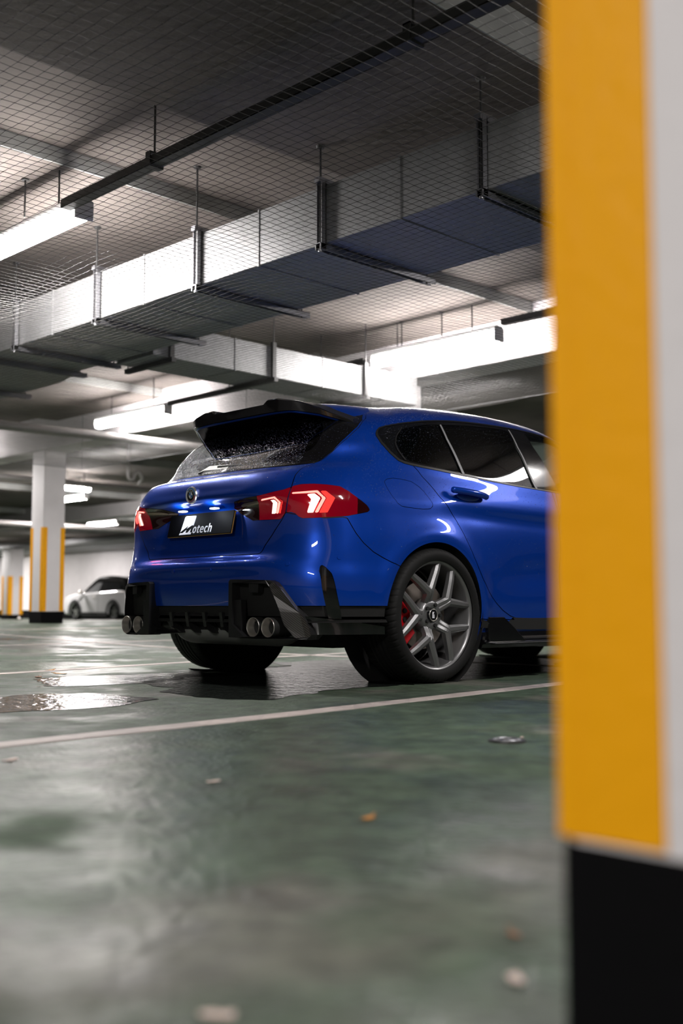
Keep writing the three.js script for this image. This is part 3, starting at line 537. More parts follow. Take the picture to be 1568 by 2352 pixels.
// lamps: dark red housings under the skin, glowing arrows in front
const LENS = phy({ color: rgb(.10, .001, .004), roughness: .10, clearcoat: 1, clearcoatRoughness: .03, emissive: rgb(.035, .0, .0015), emissiveIntensity: 1 });
const LENSDARK = phy({ color: rgb(.02, .002, .003), roughness: .10, clearcoat: 1, clearcoatRoughness: .03 });
const HOT = std({ color: rgb(.3, .02, .02), emissive: rgb(1.0, .2, .16), emissiveIntensity: 1.05 });
const WHITEHOT = std({ color: rgb(.3, .1, .1), emissive: rgb(1.0, .55, .45), emissiveIntensity: .8 });
const WARM = std({ color: rgb(.3, .02, .02), emissive: rgb(1.0, .05, .035), emissiveIntensity: .3, bumpMap: rep(texFine, 4), bumpScale: .003 });
const lens = { o: clip(body0, (U, W) => SD.lampOuter(U, W)), i: clip(body0, (U, W) => SD.lampInner(U, W)) };
for (const s of [1, -1]) {
  for (const [k, T] of Object.entries(lens)) {
    const lamp = new THREE.Group(); lamp.name = numbered('tail_lamp'); car.add(lamp);
    const cutX = k === 'o' ? .955 : .45;
    const warm = clip(T, U => k === 'o' ? U - cutX : cutX - U), dark = clip(T, U => k === 'o' ? cutX - U : U - cutX);
    mesh('lens', skinGeo(warm, .001, s), LENS, lamp); mesh('smoked_lens', skinGeo(dark, .001, s), LENSDARK, lamp);
    const sub = (n, key, m, off) => mesh(n, skinGeo(clip(T, (U, W) => SD[key](U, W)), off, s), m, lamp);
    if (k === 'o') { sub('light_block', 'arrowFillOuter', WHITEHOT, .003); sub('light_line', 'arrowLineOuter', HOT, .004); sub('light_side', 'arrowSideOuter', WARM, .003); }
    else { sub('light_block', 'arrowFillInner', WHITEHOT, .003); sub('light_line', 'arrowLineInner', HOT, .004); sub('light_side', 'arrowSideInner', WARM, .003); sub('reflector', 'reflector', std({ color: rgb(.25, .2, .14), roughness: .3, metalness: .5 }), .003); }
  }
  const pl = new THREE.PointLight(rgb(1, .06, .05), .012, 3); const q = skin(.74, .64); pl.position.copy(L3(s * (q[0] + .05), q[1], q[2] - .05)); pl.shadow.radius = 2; car.add(pl);
}
// air slot behind the bumper corner
for (const s of [1, -1]) {
  const T = clip(body0, (U, W) => SD.slot(U, W));
  mesh('air_slot', skinGeo(T, -.004, s), GLOSS, car);
}
// ---------------------------------------------------------------- parts fitted to the skin
function dense(P, step) { const o = []; P.forEach((a, i) => { const b = P[(i + 1) % P.length], n = Math.max(1, Math.ceil(Math.hypot(b[0] - a[0], b[1] - a[1]) / step)); for (let k = 0; k < n; k++) o.push([a[0] + (b[0] - a[0]) * k / n, a[1] + (b[1] - a[1]) * k / n]); }); return o; }
function flatGeo(tris) {   // flat-shaded triangles of car-space points, turned outward as a whole
  let c = [0, 0, 0], n = 0, vol = 0; for (const t of tris) for (const p of t) { c = c.map((q, i) => q + p[i]); n++; } c = c.map(q => q / n);
  const loc = tris.map(t => t.map(p => [p[2] - c[2], p[1] - c[1], p[0] - c[0]]));
  for (const [p, q, r] of loc) vol += p[0] * (q[1] * r[2] - q[2] * r[1]) - p[1] * (q[0] * r[2] - q[2] * r[0]) + p[2] * (q[0] * r[1] - q[1] * r[0]);
  const pos = []; for (const t of loc) for (const k of vol < 0 ? [0, 2, 1] : [0, 1, 2]) pos.push(t[k][0] + c[2], t[k][1] + c[1], t[k][2] + c[0]);
  const g = new THREE.BufferGeometry(); g.setAttribute('position', new THREE.Float32BufferAttribute(pos, 3)); g.computeVertexNormals(); return uvMetres(g);
}
const carGeo = flatGeo;
const mirrorX = tris => tris.map(t => [t[0], t[2], t[1]].map(p => [-p[0], p[1], p[2]]));
const area2 = P => P.reduce((s, a, i) => { const b = P[(i + 1) % P.length]; return s + a[0] * b[1] - b[0] * a[1]; }, 0);
// a plate seen from behind the car: outline in (x, y), its rear face at z = zf(x, y), going `thick` forward
function rearPlate(P, zf, thick, holes = [], step = .02) {
  let O = dense(P, step); if (area2(O) < 0) O.reverse();
  const H = holes.map(h => { const d = dense(h, step); if (area2(d) > 0) d.reverse(); return d; });
  const v = p => new THREE.Vector2(p[0], p[1]), faces = THREE.ShapeUtils.triangulateShape(O.map(v), H.map(h => h.map(v)));
  const all = [...O, ...H.flat()], f = p => [p[0], p[1], zf(p[0], p[1])], b = p => [p[0], p[1], zf(p[0], p[1]) + thick], T = [];
  for (const [i, j, k] of faces) { T.push([f(all[i]), f(all[j]), f(all[k])], [b(all[i]), b(all[k]), b(all[j])]); }
  for (const R of [O, ...H]) R.forEach((p, i) => { const q = R[(i + 1) % R.length]; T.push([f(p), b(q), f(q)], [f(p), b(p), b(q)]); });
  return T;   // outward for x right, y up, seen from -z
}
const lerpTable = (Z, x) => { x = Math.abs(x); for (let i = 0; i < Z.length - 1; i++) if (x <= Z[i + 1][0]) return Z[i][1] + (Z[i + 1][1] - Z[i][1]) * (x - Z[i][0]) / (Z[i + 1][0] - Z[i][0]); return Z[Z.length - 1][1]; };
const mattTwo = MATT.clone(); mattTwo.side = THREE.DoubleSide;
const ZS = [[0, -.83], [.45, -.83], [.55, -.812], [.63, -.775], [.70, -.72], [.76, -.655], [.82, -.57], [.9, -.42]];
{
  const outer = [[.329, .225], [.325, .356], [.325, .485], [.337, .495], [.465, .492], [.582, .488], [.606, .478], [.625, .458], [.654, .416], [.684, .367], [.711, .325], [.730, .271], [.736, .241], [.722, .218], [.693, .222], [.591, .223], [.432, .223]];
  const pocket = [[.352, .478], [.464, .476], [.566, .472], [.580, .458], [.600, .415], [.626, .346], [.645, .285], [.682, .229], [.591, .229], [.440, .231], [.42, .243], [.352, .287]];
  const carbon = [[.583, .464], [.597, .477], [.610, .474], [.635, .447], [.654, .416], [.684, .367], [.711, .325], [.731, .271], [.735, .232], [.691, .226], [.650, .283], [.632, .346], [.603, .420]];
  const zf = x => lerpTable(ZS, x);
  const F = rearPlate(outer, zf, .075, [pocket], .02), B = rearPlate(pocket.map(([x, y]) => [x + (x > .5 ? .004 : -.004), y + .003]), (x, y) => zf(x) + .05 + .05 * sstep(.40, .30, y), .006, [], .03), C = rearPlate(carbon, x => zf(x) - .004, .006, [], .02);
  const tab = rearPlate([[.457, .474], [.515, .474], [.512, .432], [.461, .435]], x => zf(x) + .012, .03);
  for (const s of [1, -1]) {
    const S = T => carGeo(s > 0 ? T : mirrorX(T));
    const e = new THREE.Group(); e.name = numbered('exhaust_surround'); car.add(e);
    mesh('frame', S(F), SATIN, e); mesh('pocket', S(B), MATT, e); mesh('carbon_strip', S(C), CARBON, e); mesh('tow_cover', S(tab), SATIN, e);
    for (const x of [.4695, .5756]) {
      const prof = [[.0452, .004], [.0455, .001], [.044, 0], [.0425, .001], [.039, .010], [.0385, .018], [.033, .030], [.032, .036]].map(q => new THREE.Vector2(q[0], q[1]));
      const g = new THREE.LatheGeometry(prof, 40); g.rotateZ(-Math.PI / 2); g.translate(-.802, .2736, s * x);
      const tip = mesh('exhaust_tip', g, CHROME, car); void tip;
      const slv = new THREE.CylinderGeometry(.0456, .0456, .12, 40, 1, true); slv.rotateZ(Math.PI / 2); slv.translate(-.738, .2736, s * x); mesh('sleeve', slv, mattTwo, tip);
      const inner = new THREE.CylinderGeometry(.0335, .0335, .004, 24); inner.rotateZ(Math.PI / 2); inner.translate(-.764, .2736, s * x); mesh('baffle', inner, MATT, tip);
    }
  }
}
// lower valance: black centre section with fins, corner sills, side skirts
{
  const zc = x => -.775 + .05 * (x / .5) ** 2;
  const face = rearPlate([[-.335, .392], [.335, .392], [.335, .325], [.2, .322], [-.2, .322], [-.335, .325]], x => zc(x), .05);
  const lip = rearPlate([[-.335, .388], [.335, .388], [.335, .376], [-.335, .376]], x => zc(x) - .014, .03);
  mesh('diffuser_panel', [carGeo(face), carGeo(lip)], SATIN, car);
  // sloping tray running forward under the car, and upright fins
  const tray = (x0, x1) => { const a = [x0, .326, -.755], b = [x1, .326, -.755], c = [x1, .252, -.70], d = [x0, .252, -.70], e = [x0, .262, -.69], f = [x1, .262, -.69]; return [[a, b, c], [a, c, d], [d, c, f], [d, f, e]]; };
  mesh('diffuser_tray', [carGeo(tray(-.31, -.10)), carGeo(tray(-.09, .09)), carGeo(tray(.10, .31))], std({ color: rgb(.02, .02, .02), roughness: .3, bumpMap: rep(texFine, 6), bumpScale: .002 }), car);
  for (const x of [-.205, -.07, .07, .205]) {
    const w = .011, P = [[-.785, .34], [-.772, .27], [-.72, .238], [-.60, .232], [-.60, .26], [-.70, .34]], T = [];
    for (let i = 1; i < P.length - 1; i++) for (const s of [-1, 1]) { const q = [P[0], P[i], P[i + 1]].map(([z, y]) => [x + s * w, y, z]); T.push(s > 0 ? q : [q[0], q[2], q[1]]); }
    P.forEach((p, i) => { const q = P[(i + 1) % P.length]; T.push([[x - w, p[1], p[0]], [x + w, p[1], p[0]], [x + w, q[1], q[0]]], [[x - w, p[1], p[0]], [x + w, q[1], q[0]], [x - w, q[1], q[0]]]); });
    mesh('diffuser_fin', carGeo(T), SATIN, car);
  }
  for (const s of [1, -1]) {
    // side fin that joins the surround to the centre
    const T = rearPlate([[.345, .40], [.345, .29], [.28, .252], [.20, .250], [.20, .236], [.345, .226], [.40, .226], [.40, .40]], x => -.815 + .12 * sstep(.34, .2, x), .03);
    mesh('diffuser_wing', carGeo(s > 0 ? T : mirrorX(T)), SATIN, car);
    // black corner sill from the surround to the wheel arch
    const lipW = U => .088 - .16 * (U - .66) * .9;
    const c0 = clip(clip(clip(ALL, archR), U => .62 - U), (U, W) => W - Math.max(.035, .094 - .13 * (U - .66)));
    mesh('corner_sill', skinGeo(clip(c0, U => U - 1.25), .006, s), GLOSS, car); void lipW;
    // side skirt
    const prof = [[.80, .235], [.868, .238], [.874, .215], [.870, .200], [.893, .186], [.893, .180], [.872, .176], [.865, .158], [.80, .150]];
    const T2 = []; const zs = [.37, .42, .6, .9, 1.3, 1.8, 2.28];
    for (let k = 0; k < zs.length - 1; k++) prof.forEach((p, i) => { if (i === prof.length - 1) return; const q = prof[i + 1], A = [p[0], p[1], zs[k]], B = [q[0], q[1], zs[k]], C = [q[0], q[1], zs[k + 1]], D = [p[0], p[1], zs[k + 1]]; T2.push([A, B, C], [A, C, D]); });
    for (const z of [.37, 2.28]) for (let i = 1; i < prof.length - 1; i++) T2.push([[prof[0][0], prof[0][1], z], [prof[i + 1][0], prof[i + 1][1], z], [prof[i][0], prof[i][1], z]]);
    mesh('side_skirt', carGeo(s > 0 ? T2 : mirrorX(T2)), GLOSS, car);
    const fin = [[.413, .311], [.532, .311], [.57, .289], [.621, .255], [.652, .232], [.689, .206], [.715, .190], [.718, .180], [.425, .181], [.409, .205], [.405, .297]], sh = new THREE.Shape(fin.map(q => new THREE.Vector2(q[0], q[1])));
    const fg = new THREE.ExtrudeGeometry(sh, { depth: .02, bevelEnabled: true, bevelSize: .004, bevelThickness: .004, bevelSegments: 2 }); fg.translate(0, 0, s > 0 ? .862 : -.886);
    mesh('skirt_fin', fg, GLOSS, car);
    mesh('skirt_lip', box(.425, 2.2, .176, .184, s > 0 ? .86 : -.91, s > 0 ? .91 : -.86, .003), SATIN, car);
  }
  // silencer across the car, floor, wheel housings
  const sil = new THREE.CapsuleGeometry(.098, .62, 10, 36); sil.rotateX(Math.PI / 2); sil.scale(1.45, .86, 1); sil.translate(-.56, .262, .06);
  mesh('silencer', sil, DULLSTEEL, car);
  for (const x of [-.52, .52]) mesh('exhaust_pipe', rod(L3(x, .2736, -.70), L3(x * .7, .27, -.56), .028, 14), DULLSTEEL, car);
  mesh('underbody', [box(-.42, 3.3, .17, .30, -.60, .60, .03), box(.42, 2.22, .165, .30, -.84, .84, .03), box(3.05, 3.4, .2, .3, -.8, .8, .03), box(-.70, -.40, .30, .36, -.66, .66, .02)], MATT, car);
  const liner = z0 => [1, -1].map(s => { const g = new THREE.CylinderGeometry(.362, .362, .30, 48, 1, true, -.5, Math.PI + 1); g.rotateX(Math.PI / 2); g.rotateZ(Math.PI / 2 * 0); g.translate(z0, .327, s * .735); return g; });
  const mlin = MATT.clone(); mlin.side = THREE.DoubleSide;
  for (const g of [...liner(0), ...liner(2.67)]) mesh('wheel_housing', g, mlin, car);
  for (const z0 of [0, 2.67]) for (const s of [1, -1]) { const g = new THREE.CircleGeometry(.364, 40); g.translate(z0, .327, s * .588); mesh('wheel_housing_wall', g, mlin, car); }
  mesh('axle', [rod(L3(-.62, .327, 0), L3(.62, .327, 0), .035, 14), box(-.16, .2, .2, .34, -.45, .45, .03)], MATT, car);
}
// roof spoiler: blue base and a black flap with a lowered middle
{
  const ST = [ // x, z trailing, y top, y bottom, x front, z front, y front
    [0, -.505, 1.372, 1.327, 0, -.02, 1.436], [.20, -.505, 1.372, 1.327, .19, -.03, 1.433], [.225, -.503, 1.372, 1.327, .21, -.03, 1.431], [.30, -.502, 1.370, 1.326, .28, -.035, 1.426],
    [.375, -.498, 1.358, 1.322, .35, -.04, 1.418], [.405, -.485, 1.352, 1.318, .39, -.05, 1.410], [.445, -.440, 1.342, 1.311, .43, -.05, 1.404], [.485, -.400, 1.328, 1.302, .465, -.06, 1.394], [.515, -.362, 1.310, 1.290, .49, -.065, 1.386],
    [.56, -.300, 1.288, 1.270, .525, -.09, 1.362], [.598, -.245, 1.262, 1.25, .56, -.13, 1.325],
  ];
  const sect = (q, raise, zmix) => { // section points from the front top over the trailing edge to the underside
    const [x, zt, yt, yb, xf, zf, yf] = q, P = [];
    for (let k = 0; k <= 6; k++) { const t = k / 6, z = zf + (zt - zf) * t, X = xf + (x - xf) * t; P.push([X, yf + (yt - yf) * t + .012 * Math.sin(Math.PI * t) - .004 + raise * sstep(zmix, zmix + .12, t), z]); }
    P.push([x, yb + .004, zt - .004], [x * .998, yb, zt + .004]);
    return P;
  };
  const loft = S => { const T = []; for (let i = 0; i < S.length - 1; i++) for (let k = 0; k < S[i].length - 1; k++) { const a = S[i][k], b = S[i + 1][k], c = S[i + 1][k + 1], d = S[i][k + 1]; T.push([a, c, b], [a, d, c]); } return T; };
  const full = q => [...q.slice().reverse().slice(0, -1).map(r => [-r[0], r[1], r[2], r[3], -r[4], r[5], r[6]]), ...q];
  const smooth = T => toCreasedNormals(carGeo(T), .6);
  mesh('roof_spoiler', smooth(loft(full(ST).map(q => sect(q, 0, .9)))), PAINT, car);
  const under = q => { const [x, zt, yt, yb, xf, zf, yf] = q; return [0, .25, .5, .75, 1].map(t => [x * .998 + (xf * .93 - x * .998) * t, yb + (Math.min(yf - .05, yb - .012) - yb) * t, zt + .004 + (zf - .14 - zt - .004) * t * .72]); };
  mesh('spoiler_underside', smooth(loft(full(ST).map(under))), GLOSS, car);
  // flap: hugs the trailing edge
  const flapSect = q => {
    const [x, zt, yt, yb, xf, zf, yf] = q, ax = Math.abs(x), up = ax < .213 ? .010 : .026 * sstep(.60, .30, ax) + .006, w = .11 - .07 * sstep(.38, .6, ax), e = .006;
    const mid = (t, dy) => { const u = 1 - t * w / Math.max(.05, Math.abs(zf - zt)); return [xf + (x - xf) * u, yf + (yt - yf) * u + .012 * Math.sin(Math.PI * u) - .004 + dy, zf + (zt - zf) * u]; };
    const out = Math.sign(x) * e * (ax > .39 ? 1 : 0);
    return [mid(1, .001), mid(.96, .006 + up * .25), mid(.5, .005 + up * .6), [x + out, yt + up, zt - .008], [x + out * 1.5, yt + up * .8, zt - .016], [x + out * 1.5, yb + .010, zt - .013], [x + out, yb + .007, zt - .006], [x, yb + .009, zt + .004]];
  };
  mesh('spoiler_flap', smooth(loft(full(ST).map(flapSect))), GLOSS, car);
  const patch = full(ST).filter(q => q[0] > .37).map(q => flapSect(q).slice(1, 4).map(p => [p[0], p[1] + .0015, p[2] - .0005]));
  mesh('carbon_patch', smooth(loft(patch)), CARBON, car);
}
// number plate with its flat print, badge, wiper, door handles, parking sensors
function canvasTex(w, h, draw) { const c = document.createElement('canvas'); c.width = w; c.height = h; draw(c.getContext('2d')); const t = new THREE.CanvasTexture(c); t.colorSpace = THREE.SRGBColorSpace; t.magFilter = THREE.LinearFilter; return t; }
{
  const plate = new THREE.Group(); plate.name = 'number_plate'; plate.position.copy(L3(0, .7745, -.757)); plate.rotation.z = -.024 / .111; car.add(plate);
  mesh('frame', box(.002, .011, -.0585, .0585, -.263, .263, .006), std({ color: rgb(.42, .25, .07), metalness: .7, roughness: .4 }), plate);
  mesh('board', box(-.001, .006, -.0545, .0600, -.264, .2592, .004), phy({ color: rgb(.004, .004, .006), roughness: .7, specularIntensity: .3 }), plate);
  const t = canvasTex(1024, 220, g => {
    g.fillStyle = '#060609'; g.fillRect(0, 0, 1024, 220); g.fillStyle = '#f2f0f4';
    g.save(); g.beginPath(); g.moveTo(268, 18); g.lineTo(418, 18); g.quadraticCurveTo(436, 18, 432, 38); g.lineTo(398, 196); g.lineTo(204, 196); g.lineTo(246, 36); g.quadraticCurveTo(250, 18, 268, 18); g.closePath(); g.fill(); g.restore();
    g.fillStyle = '#060609';   // the M cut out of the foot of the slanted block
    g.beginPath(); g.moveTo(212, 178); g.lineTo(330, 118); g.lineTo(306, 150); g.lineTo(384, 118); g.lineTo(420, 120); g.lineTo(400, 190); g.lineTo(372, 190); g.lineTo(378, 150); g.lineTo(330, 190); g.lineTo(298, 190); g.lineTo(306, 158); g.lineTo(250, 190); g.lineTo(206, 190); g.closePath(); g.fill();
    g.fillStyle = '#f2f0f4'; g.beginPath(); g.moveTo(200, 192); g.lineTo(396, 192); g.lineTo(390, 210); g.lineTo(194, 210); g.closePath(); g.fill();
    g.save(); g.transform(1, 0, -.12, 1, 0, 0); g.font = 'bold 118px sans-serif'; g.scale(1.0, 1); g.fillText('otech', 425, 200); g.restore();
  });
  const f = new THREE.PlaneGeometry(.518, .111); f.rotateY(-Math.PI / 2); f.translate(-.0016, .0025, 0);
  mesh('print', f, phy({ map: t, roughness: .7, specularIntensity: .2 }), plate);
  // lamps over the plate
  for (const x of [-.13, .13]) {
    mesh('plate_lamp', box(-.782, -.752, .842, .850, x - .022, x + .022, .003), std({ color: rgb(.8, .8, .8), emissive: rgb(.85, .92, 1), emissiveIntensity: .8 }), car);
    const pl = new THREE.PointLight(rgb(.85, .92, 1), .016); pl.position.copy(L3(x, .836, -.80)); pl.shadow.radius = .3; car.add(pl);
  }
  const b = new THREE.CanvasTexture ? canvasTex(256, 256, g => {
    const C = (r, c) => { g.fillStyle = c; g.beginPath(); g.arc(128, 128, r, 0, 7); g.fill(); }, arc = (r, a, e, c, w) => { g.strokeStyle = c; g.lineWidth = w; g.beginPath(); g.arc(128, 128, r, a, e); g.stroke(); };
    C(128, '#e9ebf0'); arc(106, -2.4, .1, '#3d86cf', 22); arc(106, .05, .85, '#d3262c', 22); arc(106, .8, 2.0, '#2a3f86', 10); arc(96, .8, 2.4, '#c23b2a', 8);
    C(88, '#0b0b0d'); g.fillStyle = '#e9ebf0'; g.font = 'bold 34px sans-serif'; g.textAlign = 'center';
    [['B', -.62], ['M', 0], ['W', .62]].forEach(([ch, a]) => { g.save(); g.translate(128, 128); g.rotate(a); g.fillText(ch, 0, -56); g.restore(); });
    C(50, '#e9ebf0'); for (const a of [0, Math.PI / 2, Math.PI, 1.5 * Math.PI]) { g.fillStyle = a === 0 || a === Math.PI ? '#2a76c8' : '#f2f4f8'; g.beginPath(); g.moveTo(128, 128); g.arc(128, 128, 45, a, a + Math.PI / 2); g.closePath(); g.fill(); }
  }) : null;
  const badge = new THREE.Group(); badge.name = 'round_badge'; badge.position.copy(L3(0, .916, -.812)); badge.rotation.z = .02; car.add(badge);
  const rim = new THREE.CylinderGeometry(.042, .044, .008, 40); rim.rotateZ(Math.PI / 2); mesh('rim', rim, CHROME, badge);
  const face = new THREE.CircleGeometry(.041, 40); face.rotateY(-Math.PI / 2); face.translate(-.0046, 0, 0); mesh('face', face, std({ map: b, roughness: .3 }), badge);
}
{
  // wiper: thick cover at its left end, tapering blade to the right, lying along the rear window
  const T = [], S = []; const n = 14;
  for (let i = 0; i <= n; i++) {
    const t = i / n, x = -.150 + .50 * t, yb = 1.040 + .012 * t - .01 * Math.sin(Math.PI * t), h = (.050 - .032 * sstep(.35, .75, t)) * sstep(-.06, .06, t), z = -.665 + .10 * x * x * 2 + .02 * t, d = .03 - .012 * t;
    S.push([[x, yb, z], [x + .003, yb + h * .5, z - d * .5 + h * .5], [x + .006, yb + h, z + h * .95 - d * .2], [x + .006, yb + h, z + h * .95 + .02], [x, yb, z + .03]]);
  }
  for (let i = 0; i < n; i++) for (let k = 0; k < 5; k++) { const a = S[i][k], b = S[i + 1][k], c = S[i + 1][(k + 1) % 5], d = S[i][(k + 1) % 5]; T.push([a, b, c], [a, c, d]); }
  for (const e of [0, n]) for (let k = 1; k < 4; k++) T.push(e ? [S[e][0], S[e][k + 1], S[e][k]] : [S[e][0], S[e][k], S[e][k + 1]]);
  const w = new THREE.Group(); w.name = 'rear_wiper'; car.add(w);
  mesh('arm', carGeo(T.map(t => [t[0], t[2], t[1]])), SATIN, w);
  mesh('blade', tube(Array.from({ length: 9 }, (_, i) => { const t = i / 8, x = -.02 + .38 * t; return L3(x, 1.075 - .012 * t, -.632 + .2 * x * x + .012 * t); }), .007, 16, 6), MATT, w);
}
for (const s of [1, -1]) for (const [z0, z1, y0, y1, x] of [[.150, .402, .948, .930, .868], [1.25, 1.50, .935, .925, .868]]) {
  const h = new THREE.Group(); h.name = numbered('door_handle'); car.add(h);
  const pts = [0, .12, .3, .5, .7, .88, 1].map(t => L3(s * (x + .034 * Math.sin(Math.PI * clamp(t * .9 + .05)) ** .6), y0 + (y1 - y0) * t, z0 + (z1 - z0) * t));
  const g = tube(pts, .0165, 28, 12); mesh('bar', g, PAINT, h);
  const caps = [0, 1].map(e => new THREE.SphereGeometry(.0165, 12, 8).translate(pts[e ? 6 : 0].x, pts[e ? 6 : 0].y, pts[e ? 6 : 0].z)); mesh('end', caps, PAINT, h);
  const cup = new THREE.SphereGeometry(1, 24, 12); cup.scale((z1 - z0) * .36, .024, .010); cup.translate((z0 + z1) / 2, (y0 + y1) / 2 - .016, s * (x - .002)); mesh('recess', cup, PAINT, h);
}
for (const [U, W] of [[.15, .31], [.62, .335], [.86, .37]]) for (const s of U > .8 ? [1] : [1, -1]) {
  const p = skin(U, W), q = skin(U + .02, W), r = skin(U, W + .02), d = V3(q[2] - p[2], q[1] - p[1], s * (q[0] - p[0])), e = V3(r[2] - p[2], r[1] - p[1], s * (r[0] - p[0]));
  const g = new THREE.CylinderGeometry(.0092, .0105, .005, 22); g.applyQuaternion(new THREE.Quaternion().setFromUnitVectors(V3(0, 1, 0), d.cross(e).normalize())); g.translate(p[2], p[1], s * p[0]);
  mesh('parking_sensor', g, PAINT, car);
}
// cabin: seats, bench and dashboard seen dimly through the glass
{
  const SEAT = std({ color: rgb(.02, .02, .021), roughness: .7 }), g = (n, a) => mesh(n, a, SEAT, car);
  for (const x of [-.38, .38]) { g('front_seat', [box(1.0, 1.5, .36, .56, x - .25, x + .25, .05), box(.93, 1.07, .5, 1.08, x - .24, x + .24, .05), box(.93, 1.02, 1.09, 1.27, x - .13, x + .13, .04)]); }
  g('rear_bench', [box(.15, .62, .36, .55, -.64, .64, .05), box(.02, .18, .5, 1.02, -.62, .62, .05), box(.04, .12, 1.02, 1.16, .22, .48, .03), box(.04, .12, 1.02, 1.16, -.48, -.22, .03)]);
  g('dashboard', box(1.85, 2.25, .62, .96, -.72, .72, .06)); g('cabin_floor', box(-.55, 2.2, .29, .35, -.72, .72, .02)); g('load_cover', box(-.55, .05, .93, .95, -.56, .56, .01));
  const ring2 = new THREE.TorusGeometry(.18, .014, 8, 28); ring2.rotateY(Math.PI / 2); ring2.rotateZ(-.4); ring2.translate(1.72, .88, .38); g('steering_wheel', ring2);
}
// ---------------------------------------------------------------- wheels (axle along the group's z, outer face towards +z)
const RT = .327, RL = .2665;                      // tyre and rim-lip radius
const tyreGeo = (() => {
  const prof = [];   // [radius, z]: inner bead round the tread to the outer bead
  const P = [[.262, -.118], [.268, -.124], [.285, -.129], [.303, -.127], [.314, -.119], [.321, -.108], [.3245, -.092], [.326, -.07], [.3268, -.053]];
  for (const p of P) prof.push(p);
  const gr = z => [[.3268, z - .0062], [.3205, z - .0048], [.3205, z + .0048], [.3268, z + .0062]];
  prof.push(...gr(-.045), ...gr(-.015), ...gr(.015), ...gr(.045));
  for (const p of P.slice().reverse()) prof.push([p[0], -p[1]]);
  const N = 420, pos = [], idx = [], m = prof.length;
  for (let i = 0; i <= N; i++) {
    const a = i / N * Math.PI * 2, c = Math.cos(a), s = Math.sin(a);
    prof.forEach(([r, z]) => { const k = ((a * 66 / (2 * Math.PI)) + (Math.abs(z) - .09) * 6) % 1, cut = Math.abs(z) > .056 && r > .312 && (k + 1) % 1 < .13 ? .0045 : 0, rr2 = r - cut; pos.push(rr2 * c, rr2 * s, z); });
  }
  for (let i = 0; i < N; i++) for (let j = 0; j < m - 1; j++) { const a = i * m + j, b = a + 1, c = a + m, d = c + 1; idx.push(a, c, b, b, c, d); }
  const g = new THREE.BufferGeometry(); g.setAttribute('position', new THREE.Float32BufferAttribute(pos, 3)); g.setIndex(idx);
  const u = g.toNonIndexed(); u.computeVertexNormals(); g.computeVertexNormals(); return uvMetres(g);
})();
const latheZ = (P, n = 72) => { const g = new THREE.LatheGeometry(P.map(q => new THREE.Vector2(q[0], q[1])), n); g.rotateX(Math.PI / 2); return g; };
const ZL = .112;                                   // plane of the rim lip
const rimGeo = latheZ([[.252, -.118], [.264, -.118], [.262, -.108], [.25, -.1], [.246, -.06], [.232, -.03], [.232, .02], [.238, .05], [.244, .075], [.247, .097], [.2525, .1075], [.262, ZL], [.2665, ZL - .001], [.268, ZL - .006], [.266, .098], [.258, .09]], 96);
function spokeGeo(a0) {                             // a Y: forked stem from the hub, two arms to the lip
  const pol = (r, a) => [r * Math.cos(a), r * Math.sin(a)];
  const J = .127, tipA = .415, tipR = .2545;        // fork radius, half-angle of the tips
  const bar = (p, q, w0, w1) => { const d = [q[0] - p[0], q[1] - p[1]], l = Math.hypot(...d), n = [-d[1] / l, d[0] / l]; return [[p[0] + n[0] * w0, p[1] + n[1] * w0], [q[0] + n[0] * w1, q[1] + n[1] * w1], [q[0] - n[0] * w1, q[1] - n[1] * w1], [p[0] - n[0] * w0, p[1] - n[1] * w0]]; };
  const depth = r => ZL - .003 - .040 * (1 - sstep(.045, .125, r)) - .0035 * sstep(.2, .25, r);
  const ridge = (p, q, w0, w1, h0, h1, n = 10) => { // a bar with a raised spine and sloping flanks
    const T = [], row = [];
    for (let i = 0; i <= n; i++) {
      const t = i / n, c = [p[0] + (q[0] - p[0]) * t, p[1] + (q[1] - p[1]) * t], w = w0 + (w1 - w0) * t, d = [q[0] - p[0], q[1] - p[1]], l = Math.hypot(...d), nn = [-d[1] / l, d[0] / l], z = depth(Math.hypot(...c)), h = h0 + (h1 - h0) * t;
      row.push([[-1, -h], [-1, -.010], [-.42, 0], [.42, 0], [1, -.010], [1, -h]].map(([k, dz]) => [c[0] + nn[0] * w * k, c[1] + nn[1] * w * k, z + dz]));
    }
    for (let i = 0; i < n; i++) for (let k = 0; k < 5; k++) { const a = row[i][k], b = row[i + 1][k], c = row[i + 1][k + 1], e = row[i][k + 1]; T.push(a, b, c, a, c, e); }
    return T.map(v => v);
  };
  void bar;
  const fork = pol(J, a0), T = [
    ...ridge(pol(.045, a0 + .34), pol(J + .006, a0 + .062), .0155, .0165, .036, .036), ...ridge(pol(.045, a0 - .34), pol(J + .006, a0 - .062), .0155, .0165, .036, .036),
    ...ridge(pol(J - .006, a0 + .05), pol(tipR, a0 + tipA), .0205, .0155, .036, .030), ...ridge(pol(J - .006, a0 - .05), pol(tipR, a0 - tipA), .0205, .0155, .036, .030),
  ]; void fork;
  const g = new THREE.BufferGeometry(); g.setAttribute('position', new THREE.Float32BufferAttribute(T.flat(), 3)); g.computeVertexNormals(); return uvMetres(g);
}
const spoke0 = spokeGeo(0);
const hubGeo = latheZ([[.0, .02], [.085, .0], [.085, .045], [.072, ZL - .040], [.060, ZL - .033], [.040, ZL - .033], [.038, ZL - .037], [0, ZL - .037]].reverse(), 48);
const capGeo = new THREE.CylinderGeometry(.032, .034, .012, 36); capGeo.rotateX(Math.PI / 2); capGeo.translate(0, 0, ZL - .031);
const capRing = new THREE.TorusGeometry(.0285, .0022, 8, 40); capRing.translate(0, 0, ZL - .0245);
